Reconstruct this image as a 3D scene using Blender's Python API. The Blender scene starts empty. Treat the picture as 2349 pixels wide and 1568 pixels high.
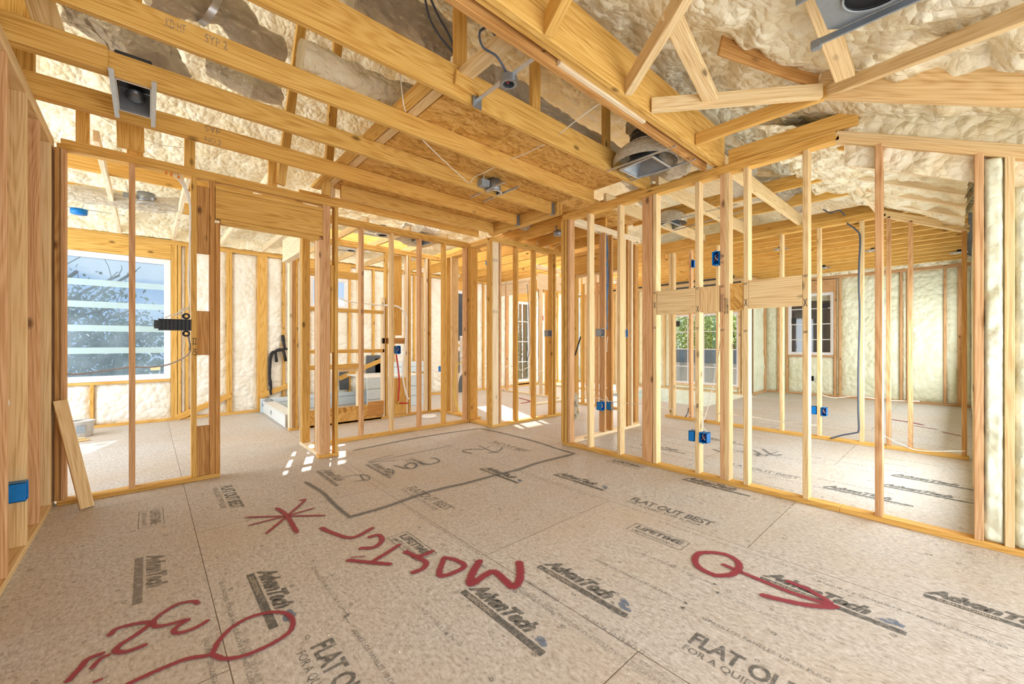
import bpy, bmesh, math, random
from mathutils import Vector, Matrix, noise
random.seed(7)
COL = bpy.context.scene.collection
SC = bpy.context.scene

# ---------------------------------------------------------------- camera, sky, sun, exposure
F, CX, CY, H = 930.0, 1174.5, 786.0, 1.226
TH = math.atan(1.1134); S, C = math.sin(TH), math.cos(TH)
cam_data = bpy.data.cameras.new('camera'); cam = bpy.data.objects.new('camera', cam_data); COL.objects.link(cam)
cam.location = (0, 0, H)
cam.rotation_euler = (math.pi/2, 0, math.atan2(S, C) - math.pi/2)
cam_data.sensor_width = 36; cam_data.lens = 36*F/2349; cam_data.shift_y = 2/2349
cam_data.clip_start = .02; cam_data.clip_end = 200
SC.camera = cam
SC.view_settings.view_transform = 'Standard'; SC.view_settings.look = 'None'
SC.view_settings.gamma = 1; SC.view_settings.use_curve_mapping = False
SC.view_settings.exposure = 0.36
SC.cycles.use_denoising = True
SC.cycles.max_bounces = 7; SC.cycles.diffuse_bounces = 4; SC.cycles.glossy_bounces = 2; SC.cycles.transparent_max_bounces = 12
SC.cycles.adaptive_threshold = .05; SC.cycles.use_adaptive_sampling = True
SC.cycles.sample_clamp_indirect = 6; SC.cycles.caustics_reflective = False; SC.cycles.caustics_refractive = False

world = bpy.data.worlds.new('sky'); SC.world = world; world.use_nodes = True
wn = world.node_tree; wn.nodes.clear()
wo = wn.nodes.new('ShaderNodeOutputWorld'); wb = wn.nodes.new('ShaderNodeBackground')
wt = wn.nodes.new('ShaderNodeTexCoord'); wnz = wn.nodes.new('ShaderNodeTexNoise'); wr = wn.nodes.new('ShaderNodeValToRGB')
wm = wn.nodes.new('ShaderNodeMapping'); wm.inputs['Scale'].default_value = (1, 1, 3.2)
wg = wn.nodes.new('ShaderNodeSeparateXYZ'); wgr = wn.nodes.new('ShaderNodeValToRGB'); wmx = wn.nodes.new('ShaderNodeMix'); wmx.data_type = 'RGBA'
wnz.inputs['Scale'].default_value = 3.2; wnz.inputs['Detail'].default_value = 6
wr.color_ramp.elements[0].position = .47; wr.color_ramp.elements[1].position = .58
wgr.color_ramp.elements[0].color = (.62, .76, .95, 1); wgr.color_ramp.elements[1].color = (.17, .34, .78, 1); wgr.color_ramp.elements[1].position = .7
wl = wn.links.new
wl(wt.outputs['Generated'], wm.inputs[0]); wl(wm.outputs[0], wnz.inputs['Vector']); wl(wnz.outputs[0], wr.inputs[0])
wl(wt.outputs['Generated'], wg.inputs[0]); wl(wg.outputs['Z'], wgr.inputs[0])
wl(wr.outputs[0], wmx.inputs['Factor']); wl(wgr.outputs[0], wmx.inputs['A']); wmx.inputs['B'].default_value = (1.15, 1.15, 1.12, 1)
wl(wmx.outputs['Result'], wb.inputs[0]); wb.inputs[1].default_value = 1.0; wl(wb.outputs[0], wo.inputs[0])

sd = bpy.data.lights.new('sun', 'SUN'); sd.energy = 9; sd.angle = .012; sd.color = (1, .93, .8)
sun = bpy.data.objects.new('sun', sd); COL.objects.link(sun); sun.location = (6, 14, 8)
SUND = Vector((-.33, -.94, -.55)).normalized(); sun.rotation_euler = SUND.to_track_quat('-Z', 'Y').to_euler()

def area(name, loc, d, sx, sy, power, col=(1, .97, .93)):
    l = bpy.data.lights.new(name, 'AREA'); l.shape = 'RECTANGLE'; l.size = sx; l.size_y = sy; l.energy = power; l.color = col
    o = bpy.data.objects.new(name, l); COL.objects.link(o); o.location = loc
    o.rotation_euler = Vector(d).to_track_quat('-Z', 'Y').to_euler(); return o
area('added_fill_behind_camera', (1.6, -1.35, 1.25), (0, 1, .12), 4.0, 2.2, 75)  # unseen area lamp added behind the camera as broad frontal fill
area('added_fill_beside_camera', (-.5, -.55, 1.4), (1, .5, .25), .8, 2.0, 9)  # small fill lamp added out of view beside the camera
area('added_fill_left_room', (-2.25, 6.5, 1.5), (1, -.1, 0), 3.2, 2.0, 100, (.90, .96, 1))  # lamp added out of sight past the left wall to brighten that room
area('added_fill_middle_room', (5.0, .02, 1.0), (0, 1, -.05), 2.2, 1.2, 60, (.86, .95, 1))  # added fill for the middle room, turned away from the camera
area('added_fill_far_room', (9.0, .02, 1.2), (0, 1, .1), 4.6, 1.6, 85, (.9, .97, 1))  # unseen lamp added along the right side, lifts the far room
area('added_fill_back_rooms', (10.3, 7.2, 1.4), (-1, -.2, 0), 1.6, 1.5, 110)  # no window at this spot: lamp added to light the back rooms

area('added_fill_over_bath', (3.0, 6.25, 3.62), (0, .1, -1), 2.6, 1.1, 40, (1, .97, .9))  # lamp added above the ties because the bathroom was too dark
area('added_fill_over_hall', (6.2, 5.6, 3.95), (0, .1, -1), 3.4, 1.4, 110, (.97, .98, 1))  # hidden overhead lamp, added to brighten the hallway
area('added_fill_attic', (-2.2, 4.4, 3.6), (1, 0, .1), 2.2, 1.4, 36, (1, .95, .85))  # added lamp at the attic's left end, brightens foam and ducts

# ---------------------------------------------------------------- survey helpers: where a line of sight meets a plane of the building
def ray(px, py):
    t = (px-CX)/F; return (S*t+C, S-t*C, (CY-py)/F)
def onX(px, py, X): a, b, k = ray(px, py); d = X/a; return Vector((X, b*d, H+k*d))
def onY(px, py, Y): a, b, k = ray(px, py); d = Y/b; return Vector((a*d, Y, H+k*d))
def onZ(px, py, Z=0): a, b, k = ray(px, py); d = (Z-H)/k; return Vector((a*d, b*d, Z))
def yX(px, X): return onX(px, CY, X).y
def xY(px, Y): return onY(px, CY, Y).x

# ---------------------------------------------------------------- materials
def mat(name):
    m = bpy.data.materials.new(name); m.use_nodes = True; nt = m.node_tree; nt.nodes.clear()
    out = nt.nodes.new('ShaderNodeOutputMaterial'); b = nt.nodes.new('ShaderNodeBsdfPrincipled'); nt.links.new(b.outputs[0], out.inputs[0])
    return m, nt, b, out
def nd(nt, t, ins=None, **kw):
    n = nt.nodes.new('ShaderNode'+t)
    for k, v in kw.items(): setattr(n, k, v)
    for k, v in (ins or {}).items():
        if isinstance(v, bpy.types.NodeSocket): nt.links.new(v, n.inputs[k])
        else: n.inputs[k].default_value = v
    return n
def ramp(nt, fac, *stops):
    n = nt.nodes.new('ShaderNodeValToRGB'); e = n.color_ramp.elements
    while len(e) < len(stops): e.new(.5)
    for i, (p, c) in enumerate(stops):
        e[i].position = p; e[i].color = (*c, 1) if len(c) == 3 else c
    nt.links.new(fac, n.inputs[0]); return n.outputs[0]
def mixc(nt, f, a, b, mode='MIX'):
    n = nt.nodes.new('ShaderNodeMix'); n.data_type = 'RGBA'; n.blend_type = mode
    for k, v in (('Factor', f), ('A', a), ('B', b)):
        if isinstance(v, bpy.types.NodeSocket): nt.links.new(v, n.inputs[k])
        else: n.inputs[k].default_value = v if k == 'Factor' else ((*v, 1) if len(v) == 3 else v)
    return n.outputs['Result']
def bump(nt, b, h, s=.3, d=.01):
    n = nd(nt, 'Bump', {'Height': h, 'Strength': s, 'Distance': d}); nt.links.new(n.outputs[0], b.inputs['Normal'])

def wood(name, light, mid, dark, rough=.65):
    m, nt, b, _ = mat(name)
    tc = nd(nt, 'TexCoord').outputs['Object']; rnd = nd(nt, 'ObjectInfo').outputs['Random']
    off = nd(nt, 'VectorMath', {0: (37, 11, 23)}, operation='SCALE'); nt.links.new(rnd, off.inputs['Scale'])
    v = nd(nt, 'VectorMath', {0: tc, 1: off.outputs[0]}, operation='ADD').outputs[0]
    v1 = nd(nt, 'VectorMath', {0: v, 1: (.5, 6.0, 6.0)}, operation='MULTIPLY').outputs[0]
    n1 = nd(nt, 'TexNoise', {'Vector': v1, 'Scale': 1.0, 'Detail': 1.2}).outputs[0]
    s = nd(nt, 'Math', {0: n1, 1: 150.0}, operation='MULTIPLY').outputs[0]
    ring = nd(nt, 'Math', {0: s}, operation='SINE').outputs[0]
    v2 = nd(nt, 'VectorMath', {0: v, 1: (3, 160, 160)}, operation='MULTIPLY').outputs[0]
    fib = nd(nt, 'TexNoise', {'Vector': v2, 'Scale': 1.0, 'Detail': 2.0}).outputs[0]
    base = ramp(nt, nd(nt, 'Math', {0: nd(nt, 'Math', {0: ring, 1: .085}, operation='MULTIPLY').outputs[0], 1: fib}, operation='ADD').outputs[0], (.22, light), (.5, mid), (.78, dark))
    tone = ramp(nt, rnd, (0, (.90, .86, .80)), (.5, (1, 1, 1)), (1, (1.0, .93, .84)))
    base = mixc(nt, 1.0, base, tone, 'MULTIPLY')
    v3 = nd(nt, 'VectorMath', {0: v, 1: (4.5, 9, 9)}, operation='MULTIPLY').outputs[0]
    vo = nd(nt, 'TexVoronoi', {'Vector': v3, 'Scale': 1.0})
    gate = nd(nt, 'Math', {0: nd(nt, 'SeparateColor', {0: vo.outputs['Color']}).outputs[0], 1: .80}, operation='GREATER_THAN').outputs[0]
    k = nd(nt, 'MapRange', {0: vo.outputs['Distance'], 1: .08, 2: .22, 3: 1.0, 4: 0.0}).outputs[0]
    kf = nd(nt, 'Math', {0: nd(nt, 'Math', {0: k, 1: gate}, operation='MULTIPLY').outputs[0], 1: .85}, operation='MULTIPLY').outputs[0]
    col = mixc(nt, kf, base, tuple(c*.30 for c in dark))
    nt.links.new(col, b.inputs['Base Color']); b.inputs['Roughness'].default_value = rough
    b.inputs['Specular IOR Level'].default_value = .25
    bump(nt, b, fib, .12, .003); return m
GOLD = wood('wood_golden_pine', (.80, .53, .18), (.72, .43, .115), (.48, .24, .045))
PALE = wood('wood_pale_pine', (.85, .68, .41), (.78, .58, .31), (.58, .37, .16))
RED = wood('wood_rosy_fir', (.78, .52, .30), (.67, .40, .20), (.46, .23, .09))
WHITE = wood('wood_whitish_pine', (.92, .82, .64), (.86, .73, .52), (.70, .52, .32))
DARK = wood('wood_amber_pine', (.68, .40, .15), (.54, .28, .09), (.36, .16, .04))

def osb(name, a, bb, c):
    m, nt, b, _ = mat(name); tc = nd(nt, 'TexCoord').outputs['Object']
    v = nd(nt, 'VectorMath', {0: tc, 1: (14, 42, 14)}, operation='MULTIPLY').outputs[0]
    w = nd(nt, 'TexNoise', {'Vector': tc, 'Scale': 3.0, 'Detail': 2.0})
    v = nd(nt, 'VectorMath', {0: v, 1: nd(nt, 'VectorMath', {0: w.outputs['Color'], 'Scale': 9.0}, operation='SCALE').outputs[0]}, operation='ADD').outputs[0]
    n = nd(nt, 'TexVoronoi', {'Vector': v, 'Scale': .8}); n2 = nd(nt, 'TexNoise', {'Vector': v, 'Scale': 1.6, 'Detail': 6.0, 'Roughness': .7})
    f = nd(nt, 'Math', {0: nd(nt, 'Math', {0: nd(nt, 'SeparateColor', {0: n.outputs['Color']}).outputs[0], 1: .28}, operation='MULTIPLY').outputs[0], 1: n2.outputs[0]}, operation='ADD').outputs[0]
    nt.links.new(ramp(nt, f, (.38, c), (.6, bb), (.85, a)), b.inputs['Base Color']); b.inputs['Roughness'].default_value = .7
    bump(nt, b, n2.outputs[0], .3, .003); return m
OSB = osb('osb_sheathing', (.80, .50, .17), (.62, .33, .07), (.30, .13, .02))

def foam(name, c1, c2, sc=9.0, st=.9):
    m, nt, b, _ = mat(name); tc = nd(nt, 'TexCoord').outputs['Object']
    n0 = nd(nt, 'TexNoise', {'Vector': tc, 'Scale': sc*.6, 'Detail': 3.0})
    v = nd(nt, 'VectorMath', {0: tc, 1: nd(nt, 'VectorMath', {0: n0.outputs['Color'], 'Scale': .12}, operation='SCALE').outputs[0]}, operation='ADD').outputs[0]
    vo = nd(nt, 'TexVoronoi', {'Vector': v, 'Scale': sc*1.7}, feature='F1'); n1 = nd(nt, 'TexNoise', {'Vector': tc, 'Scale': sc*4, 'Detail': 4.0})
    h = nd(nt, 'Math', {0: nd(nt, 'Math', {0: vo.outputs['Distance'], 1: -1.0}, operation='MULTIPLY').outputs[0], 1: nd(nt, 'Math', {0: n1.outputs[0], 1: .35}, operation='MULTIPLY').outputs[0]}, operation='ADD').outputs[0]
    nt.links.new(ramp(nt, n0.outputs[0], (.35, c2), (.62, c1)), b.inputs['Base Color']); b.inputs['Roughness'].default_value = .6
    b.inputs['Subsurface Weight'].default_value = 0
    bump(nt, b, h, st, .03); return m
FOAM = foam('spray_foam_cream', (.93, .87, .68), (.84, .74, .50))
FOAMW = foam('spray_foam_wall', (.92, .905, .83), (.85, .82, .71), 7.0, .7)
FOAMG = foam('spray_foam_greenish', (.86, .89, .72), (.78, .80, .60), 6.0, .7)

def plain(name, col, rough=.5, metal=0.0, spec=.4, nb=0, ns=30):
    m, nt, b, _ = mat(name); n = nd(nt, 'TexNoise', {'Vector': nd(nt, 'TexCoord').outputs['Object'], 'Scale': float(ns), 'Detail': 3.0}).outputs[0]
    nt.links.new(ramp(nt, n, (.3, tuple(c*.88 for c in col)), (.7, col)), b.inputs['Base Color'])
    b.inputs['Roughness'].default_value = rough; b.inputs['Metallic'].default_value = metal; b.inputs['Specular IOR Level'].default_value = spec
    if nb: bump(nt, b, n, nb, .01)
    return m
BLUE = plain('blue_box_plastic', (.0, .20, .62), .4); VINYL = plain('white_vinyl', (.9, .9, .92), .35)
STEEL = plain('galvanized_steel', (.62, .64, .66), .35, .85); DSTEEL = plain('dull_steel', (.30, .33, .36), .4, .7)
BLACK = plain('black_plastic', (.03, .03, .035), .45); WIREW = plain('white_cable', (.85, .82, .74), .5); WIREG = plain('dark_cable', (.09, .11, .16), .5)
WIREB = plain('blue_cable', (.10, .24, .45), .45); WIREY = plain('yellow_cable', (.85, .66, .05), .5); PEXR = plain('red_pex', (.55, .03, .03), .4)
PVC = plain('white_pvc', (.88, .87, .84), .35); SHEET = plain('pale_blue_board', (.66, .78, .86), .6); GREY = plain('grey_sheathing', (.10, .11, .12), .6)
ORANGE = plain('orange_sealant', (.80, .30, .05), .5); GREYP = plain('grey_plastic', (.33, .38, .42), .45); COPPER = plain('copper_red_wire', (.35, .05, .05), .4)
SHEETW = plain('white_wrap_board', (.80, .82, .80), .5)
def foil(name, col):
    m, nt, b, _ = mat(name); tc = nd(nt, 'TexCoord').outputs['Object']
    v = nd(nt, 'VectorMath', {0: tc, 1: (16, 40, 30)}, operation='MULTIPLY').outputs[0]
    n = nd(nt, 'TexNoise', {'Vector': v, 'Scale': 1.0, 'Detail': 6.0, 'Roughness': .65, 'Distortion': .7}).outputs[0]
    b.inputs['Base Color'].default_value = (*col, 1); b.inputs['Metallic'].default_value = .4; b.inputs['Roughness'].default_value = .28
    bump(nt, b, n, 1.0, .08); return m
FOIL = foil('foil_duct_jacket', (.96, .86, .68))
def glass(name, tint, fac=.12):
    m, nt, b, out = mat(name); nt.nodes.remove(b)
    tr = nd(nt, 'BsdfTransparent', {0: (*tint, 1)}); gl = nd(nt, 'BsdfGlossy', {'Roughness': .03})
    mx = nd(nt, 'MixShader', {0: fac, 1: tr.outputs[0], 2: gl.outputs[0]}); nt.links.new(mx.outputs[0], out.inputs[0]); return m
GLASS = glass('window_glass', (.93, .95, .96), .05)
def film(name, col, alpha):
    m, nt, b, out = mat(name); b.inputs['Base Color'].default_value = (*col, 1); b.inputs['Roughness'].default_value = .4; b.inputs['Alpha'].default_value = alpha; return m
GLASSD = None
def dusty():
    m, nt, b, out = mat('dusty_window_glass'); nt.nodes.remove(b)
    n = nd(nt, 'TexNoise', {'Vector': nd(nt, 'TexCoord').outputs['Object'], 'Scale': 2.5, 'Detail': 5.0}).outputs[0]
    df = nd(nt, 'BsdfDiffuse', {0: (.55, .66, .74, 1)}); tl = nd(nt, 'BsdfTranslucent', {0: (.55, .66, .74, 1)}); ad = nd(nt, 'MixShader', {0: .5, 1: df.outputs[0], 2: tl.outputs[0]}); tr = nd(nt, 'BsdfTransparent', {0: (.62, .70, .78, 1)})
    mx = nd(nt, 'MixShader', {0: nd(nt, 'MapRange', {0: n, 1: .3, 2: .7, 3: .06, 4: .22}).outputs[0], 1: tr.outputs[0], 2: ad.outputs[0]}); nt.links.new(mx.outputs[0], out.inputs[0]); return m
GLASSD = dusty()
FILM = film('pale_teal_film_band', (.62, .78, .78), .48)

# floor: tongue and groove subfloor with seams, grain and dust
def floor_mat():
    m, nt, b, _ = mat('subfloor_panel'); tc = nd(nt, 'TexCoord').outputs['Object']
    sw = nd(nt, 'SeparateXYZ', {0: tc}); cb = nd(nt, 'CombineXYZ', {0: nd(nt, 'Math', {0: sw.outputs[1], 1: .60}, operation='ADD').outputs[0], 1: nd(nt, 'Math', {0: sw.outputs[0], 1: 12.2-.23}, operation='ADD').outputs[0]}).outputs[0]
    br = nd(nt, 'TexBrick', {'Vector': cb, 'Scale': 1.0, 'Mortar Size': .0022, 'Mortar Smooth': .3, 'Brick Width': 2.44, 'Row Height': 1.22, 'Color1': (1, 1, 1, 1), 'Color2': (.93, .93, .93, 1), 'Mortar': (.25, .2, .16, 1)}); br.offset = .4
    v = nd(nt, 'VectorMath', {0: tc, 1: (50, 26, 1)}, operation='MULTIPLY').outputs[0]
    w = nd(nt, 'TexNoise', {'Vector': tc, 'Scale': 5.0, 'Detail': 2.0})
    v = nd(nt, 'VectorMath', {0: v, 1: nd(nt, 'VectorMath', {0: w.outputs['Color'], 'Scale': 3.0}, operation='SCALE').outputs[0]}, operation='ADD').outputs[0]
    fl = nd(nt, 'TexNoise', {'Vector': v, 'Scale': 1.5, 'Detail': 8.0, 'Roughness': .7}).outputs[0]
    big = nd(nt, 'TexNoise', {'Vector': tc, 'Scale': .9, 'Detail': 4.0, 'Roughness': .6}).outputs[0]
    c = ramp(nt, fl, (.34, (.33, .295, .26)), (.47, (.535, .495, .455)), (.66, (.71, .685, .655)))
    c = mixc(nt, ramp(nt, big, (.4, (0, 0, 0)), (.66, (.38, .38, .38))), c, (.54, .40, .255))
    sp = nd(nt, 'TexNoise', {'Vector': tc, 'Scale': 260.0, 'Detail': 0.0}).outputs[0]
    c = mixc(nt, ramp(nt, sp, (.74, (0, 0, 0)), (.79, (.6, .6, .6))), c, (.95, .9, .8))
    c = mixc(nt, 1.0, c, br.outputs['Color'], 'MULTIPLY')
    nt.links.new(c, b.inputs['Base Color']); b.inputs['Roughness'].default_value = .55; b.inputs['Specular IOR Level'].default_value = .3
    bump(nt, b, fl, .25, .003); return m
FLOORM = floor_mat()
def ink(name, col, worn=.5):
    m, nt, b, _ = mat(name); tc = nd(nt, 'TexCoord').outputs['Object']
    n = nd(nt, 'TexNoise', {'Vector': tc, 'Scale': 40.0, 'Detail': 3.0, 'Roughness': .6}).outputs[0]
    nt.links.new(ramp(nt, n, (worn-.12, (.92, .92, .92)), (worn+.34, (.2, .2, .2))), b.inputs['Alpha'])
    b.inputs['Base Color'].default_value = (*col, 1); b.inputs['Roughness'].default_value = .7; b.inputs['Specular IOR Level'].default_value = .1; return m
INK = ink('printed_ink', (.14, .14, .13), .42); INKF = ink('faded_ink', (.26, .24, .22), .36); MARK = ink('black_marker', (.03, .03, .05), .75)
def spray(name, col, edge=.45):
    m, nt, b, _ = mat(name); tc = nd(nt, 'TexCoord'); u = nd(nt, 'SeparateXYZ', {0: tc.outputs['UV']}).outputs[1]
    n = nd(nt, 'TexNoise', {'Vector': tc.outputs['Object'], 'Scale': 90.0, 'Detail': 4.0, 'Roughness': .8}).outputs[0]
    d = nd(nt, 'Math', {0: nd(nt, 'Math', {0: nd(nt, 'Math', {0: u, 1: .5}, operation='SUBTRACT').outputs[0]}, operation='ABSOLUTE').outputs[0], 1: -2.0, 2: 1.0}, operation='MULTIPLY_ADD').outputs[0]
    a = nd(nt, 'Math', {0: d, 1: nd(nt, 'Math', {0: n, 1: .5}, operation='SUBTRACT').outputs[0]}, operation='ADD').outputs[0]
    nt.links.new(nd(nt, 'MapRange', {0: a, 1: .05, 2: edge, 3: 0.0, 4: .92}, interpolation_type='SMOOTHSTEP').outputs[0], b.inputs['Alpha'])
    b.inputs['Base Color'].default_value = (*col, 1); b.inputs['Roughness'].default_value = .6; return m
SPRAYR = spray('red_spray_paint', (.31, .03, .055)); SPRAYG = spray('grey_spray_paint', (.13, .135, .14), 1.15)

# ---------------------------------------------------------------- mesh helpers
def link(o, parent=None):
    COL.objects.link(o)
    if parent: o.parent = parent
    return o
def tag(o, label=None, cat=None, group=None, kind=None):
    for k, v in (('label', label), ('category', cat), ('group', group), ('kind', kind)):
        if v: o[k] = v
    return o
def empty(name, loc=(0, 0, 0), label=None, cat=None, group=None, kind=None, parent=None):
    o = bpy.data.objects.new(name, None); o.location = loc; link(o, parent); o.empty_display_size = .1
    return tag(o, label, cat, group, kind)
_bc = {}
def box_mesh(L, A, B):
    key = (round(L, 4), round(A, 4), round(B, 4))
    if key in _bc: return _bc[key]
    bm = bmesh.new(); bmesh.ops.create_cube(bm, size=1)
    for v in bm.verts: v.co = (v.co.x*L, v.co.y*A, v.co.z*B)
    ch = min(.003, A*.12, B*.12)
    if ch > .0006: bmesh.ops.bevel(bm, geom=bm.edges[:], offset=ch, segments=1, affect='EDGES')
    me = bpy.data.meshes.new('board'); bm.to_mesh(me); bm.free(); _bc[key] = me; return me
def place(o, M, parent):
    if parent:
        off = Vector(parent.location); p = parent.parent
        while p: off += p.location; p = p.parent
        M = Matrix.Translation(-off) @ M
    o.matrix_basis = M
def box(name, x0, x1, y0, y1, z0, z1, m, parent=None):
    d = [abs(x1-x0), abs(y1-y0), abs(z1-z0)]; c = Vector(((x0+x1)/2, (y0+y1)/2, (z0+z1)/2)); i = d.index(max(d))
    ax = [i, (i+1) % 3, (i+2) % 3]
    R = Matrix([[1.0 if ax[j] == r else 0.0 for j in range(3)] for r in range(3)]).to_4x4()
    me = box_mesh(d[ax[0]], d[ax[1]], d[ax[2]])
    key = (me.name, m.name)
    if key not in _bc:
        me2 = me.copy(); me2.materials.clear(); me2.materials.append(m); _bc[key] = me2
    o = bpy.data.objects.new(name, _bc[key]); link(o, parent); place(o, Matrix.Translation(c) @ R, parent); return o
def beam(name, a, b, w, h, m, parent=None, up=(0, 0, 1), roll=0):
    a, b = Vector(a), Vector(b); x = (b-a).normalized(); y = Vector(up).cross(x)
    if y.length < 1e-4: y = Vector((0, 1, 0))
    y.normalize(); z = x.cross(y)
    if roll: q = Matrix.Rotation(roll, 3, x); y = q @ y; z = q @ z
    R = Matrix((x, y, z)).transposed().to_4x4(); me = box_mesh((b-a).length, w, h).copy(); me.materials.append(m)
    o = bpy.data.objects.new(name, me); link(o, parent); place(o, Matrix.Translation((a+b)/2) @ R, parent); return o
def mesh(name, vs, fs, m, parent=None, smooth=False, uv=None):
    me = bpy.data.meshes.new(name)
    if parent:
        off = Vector(parent.location); p = parent.parent
        while p: off += p.location; p = p.parent
        vs = [Vector(v)-off for v in vs]
    me.from_pydata([tuple(v) for v in vs], [], fs); me.materials.append(m)
    if smooth: me.polygons.foreach_set('use_smooth', [True]*len(me.polygons))
    if uv:
        l = me.uv_layers.new(name='UVMap')
        for i, lp in enumerate(me.loops): l.data[i].uv = uv[lp.vertex_index]
    o = bpy.data.objects.new(name, me); link(o, parent); return o
def smooth_path(pts, n=6):
    P = [Vector(p) for p in pts]
    if len(P) < 3: return P
    out = []; Q = [P[0]*2-P[1]]+P+[P[-1]*2-P[-2]]
    for i in range(1, len(Q)-2):
        for k in range(n):
            t = k/n; a, b, c, d = Q[i-1:i+3]
            out.append(.5*((2*b)+(c-a)*t+(2*a-5*b+4*c-d)*t*t+(3*b-a-3*c+d)*t**3))
    return out+[P[-1]]
def tube(name, pts, r, m, parent=None, seg=8, sm=6, wob=None, flat=1.0, lump=0):
    P = smooth_path(pts, sm) if sm else [Vector(p) for p in pts]
    vs, fs = [], []; prev = None
    for i, p in enumerate(P):
        t = (P[min(i+1, len(P)-1)]-P[max(i-1, 0)]).normalized()
        if prev is None: u = t.orthogonal().normalized()
        else: u = (prev-t*prev.dot(t)).normalized()
        prev = u; w = t.cross(u); rr = r*(wob(i) if wob else 1)
        for k in range(seg):
            a = 2*math.pi*k/seg; q = rr
            if lump: q *= 1+lump*noise.noise(Vector((i*.45, math.cos(a)*2+p.x*5, math.sin(a)*2+p.y*5)))
            vs.append(p+u*math.cos(a)*q+w*math.sin(a)*q*flat)
    n = len(P)
    for i in range(n-1):
        for k in range(seg):
            fs.append((i*seg+k, i*seg+(k+1) % seg, (i+1)*seg+(k+1) % seg, (i+1)*seg+k))
    fs += [tuple(range(seg))[::-1], tuple(range((n-1)*seg, n*seg))]
    return mesh(name, vs, fs, m, parent, True)
def ring_shape(name, c, n, prof, m, parent=None, seg=24):
    """lathe: prof is a list of (radius, height along n)"""
    n = Vector(n).normalized(); u = n.orthogonal().normalized(); w = n.cross(u); vs, fs = [], []
    for r, h in prof:
        for k in range(seg):
            a = 2*math.pi*k/seg; vs.append(Vector(c)+n*h+(u*math.cos(a)+w*math.sin(a))*r)
    for i in range(len(prof)-1):
        for k in range(seg): fs.append((i*seg+k, i*seg+(k+1) % seg, (i+1)*seg+(k+1) % seg, (i+1)*seg+k))
    return mesh(name, vs, fs, m, parent, True)
def lumpy(name, o, du, dv, dn, nu, nv, amp, m, parent=None, sc=4.0, seed=0.0, edge=0.0, kind=0):
    """lumpy foam sheet: origin o, extents du dv, bulging along dn"""
    o, du, dv, dn = Vector(o), Vector(du), Vector(dv), Vector(dn).normalized(); vs, fs = [], []
    for j in range(nv+1):
        for i in range(nu+1):
            s, t = i/nu, j/nv; p = o+du*s+dv*t
            q = p*sc+Vector((seed, seed*1.7, 0)); q += noise.noise_vector(q*.7)*.5
            h = noise.noise(q*.5)*.8
            if kind: h += .55-.9*noise.voronoi(q*1.5, distance_metric='DISTANCE', exponent=2.5)[0][0]
            h += noise.noise(q*2.3)*.35
            e = 1.0
            if edge:
                e = min(1, min(s, 1-s)*du.length/edge, min(t, 1-t)*dv.length/edge); e = max(0, e)**.5
            vs.append(p+dn*amp*(h*.6+.6)*e)
    for j in range(nv):
        for i in range(nu):
            a = j*(nu+1)+i; fs.append((a, a+1, a+nu+2, a+nu+1))
    return mesh(name, vs, fs, m, parent, True)

# ================================================================ FLOOR (with stair opening)
WT = 2.77
XR, XS, YA, YB, YG, YBK, XF1, XF2, XL = 3.72, 6.36, 4.545, 5.10, 6.25, 8.35, 10.4, 11.6, -.53
floor = mesh('floor', [(-2.4, -1.5, 0), (8.0, -1.5, 0), (12, -1.5, 0), (12, 3.31, 0), (8.0, 3.31, 0), (10.5, 3.31, 0), (10.5, 5.6, 0), (8.0, 5.6, 0), (8.0, 8.6, 0), (10.5, 8.6, 0), (-2.4, 8.6, 0), (-2.4, 3.31, 0)],
    [(0, 1, 4, 11), (1, 2, 3, 5, 4), (11, 4, 7, 8, 10), (7, 6, 9, 8)], FLOORM); floor['kind'] = 'structure'
f = empty('trim_1', (8, 3.3, 0), kind='structure')      # rim joists round the stair opening
box('rim_joist', 8.0, 10.4, 3.27, 3.308, -.27, -.003, GOLD, f); box('rim_joist', 7.96, 7.998, 3.31, 5.6, -.27, -.003, GOLD, f)

# ================================================================ PARTITIONS
def wall_frame(name, label, axis, c, a0, a1, studs, zt=WT, m=GOLD, pm=None, dep=.089, cat='wall frame', kind=None, split=None, gaps=(), double=True, zb=0.0, group=None):
    """axis 'X': plane X=c running along Y.  axis 'Y': plane Y=c running along X.  studs: start coordinate, or (start, z0, z1[, material])"""
    r = empty(name, (c, min(a0, a1), zb) if axis == 'X' else (min(a0, a1), c, zb), label, cat if not kind else None, group, kind)
    pm = pm or m
    def bx(n, s0, s1, z0, z1, mm, d0=0.0, d1=dep):
        if axis == 'X': return box(n, c+d0, c+d1, s0, s1, z0, z1, mm, r)
        return box(n, s0, s1, c+d0, c+d1, z0, z1, mm, r)
    lo, hi = min(a0, a1), max(a0, a1); edges = [lo]
    for g0, g1 in sorted(gaps): edges += [g0, g1]
    edges.append(hi)
    for i in range(0, len(edges), 2):
        bx('bottom_plate', edges[i], edges[i+1], zb, zb+.038, pm)
    bx('top_plate', lo, hi, zt-.076, zt-.0385, pm)
    if double: bx('top_plate', lo+.02, hi-.015, zt-.038, zt, pm)
    for s in studs:
        if not isinstance(s, tuple): s = (s,)
        z0 = s[1] if len(s) > 1 and s[1] is not None else zb+.038; z1 = s[2] if len(s) > 2 and s[2] is not None else zt-.076
        bx('stud', s[0], s[0]+.038, z0, z1, s[3] if len(s) > 3 else m)
    return r, bx

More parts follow.
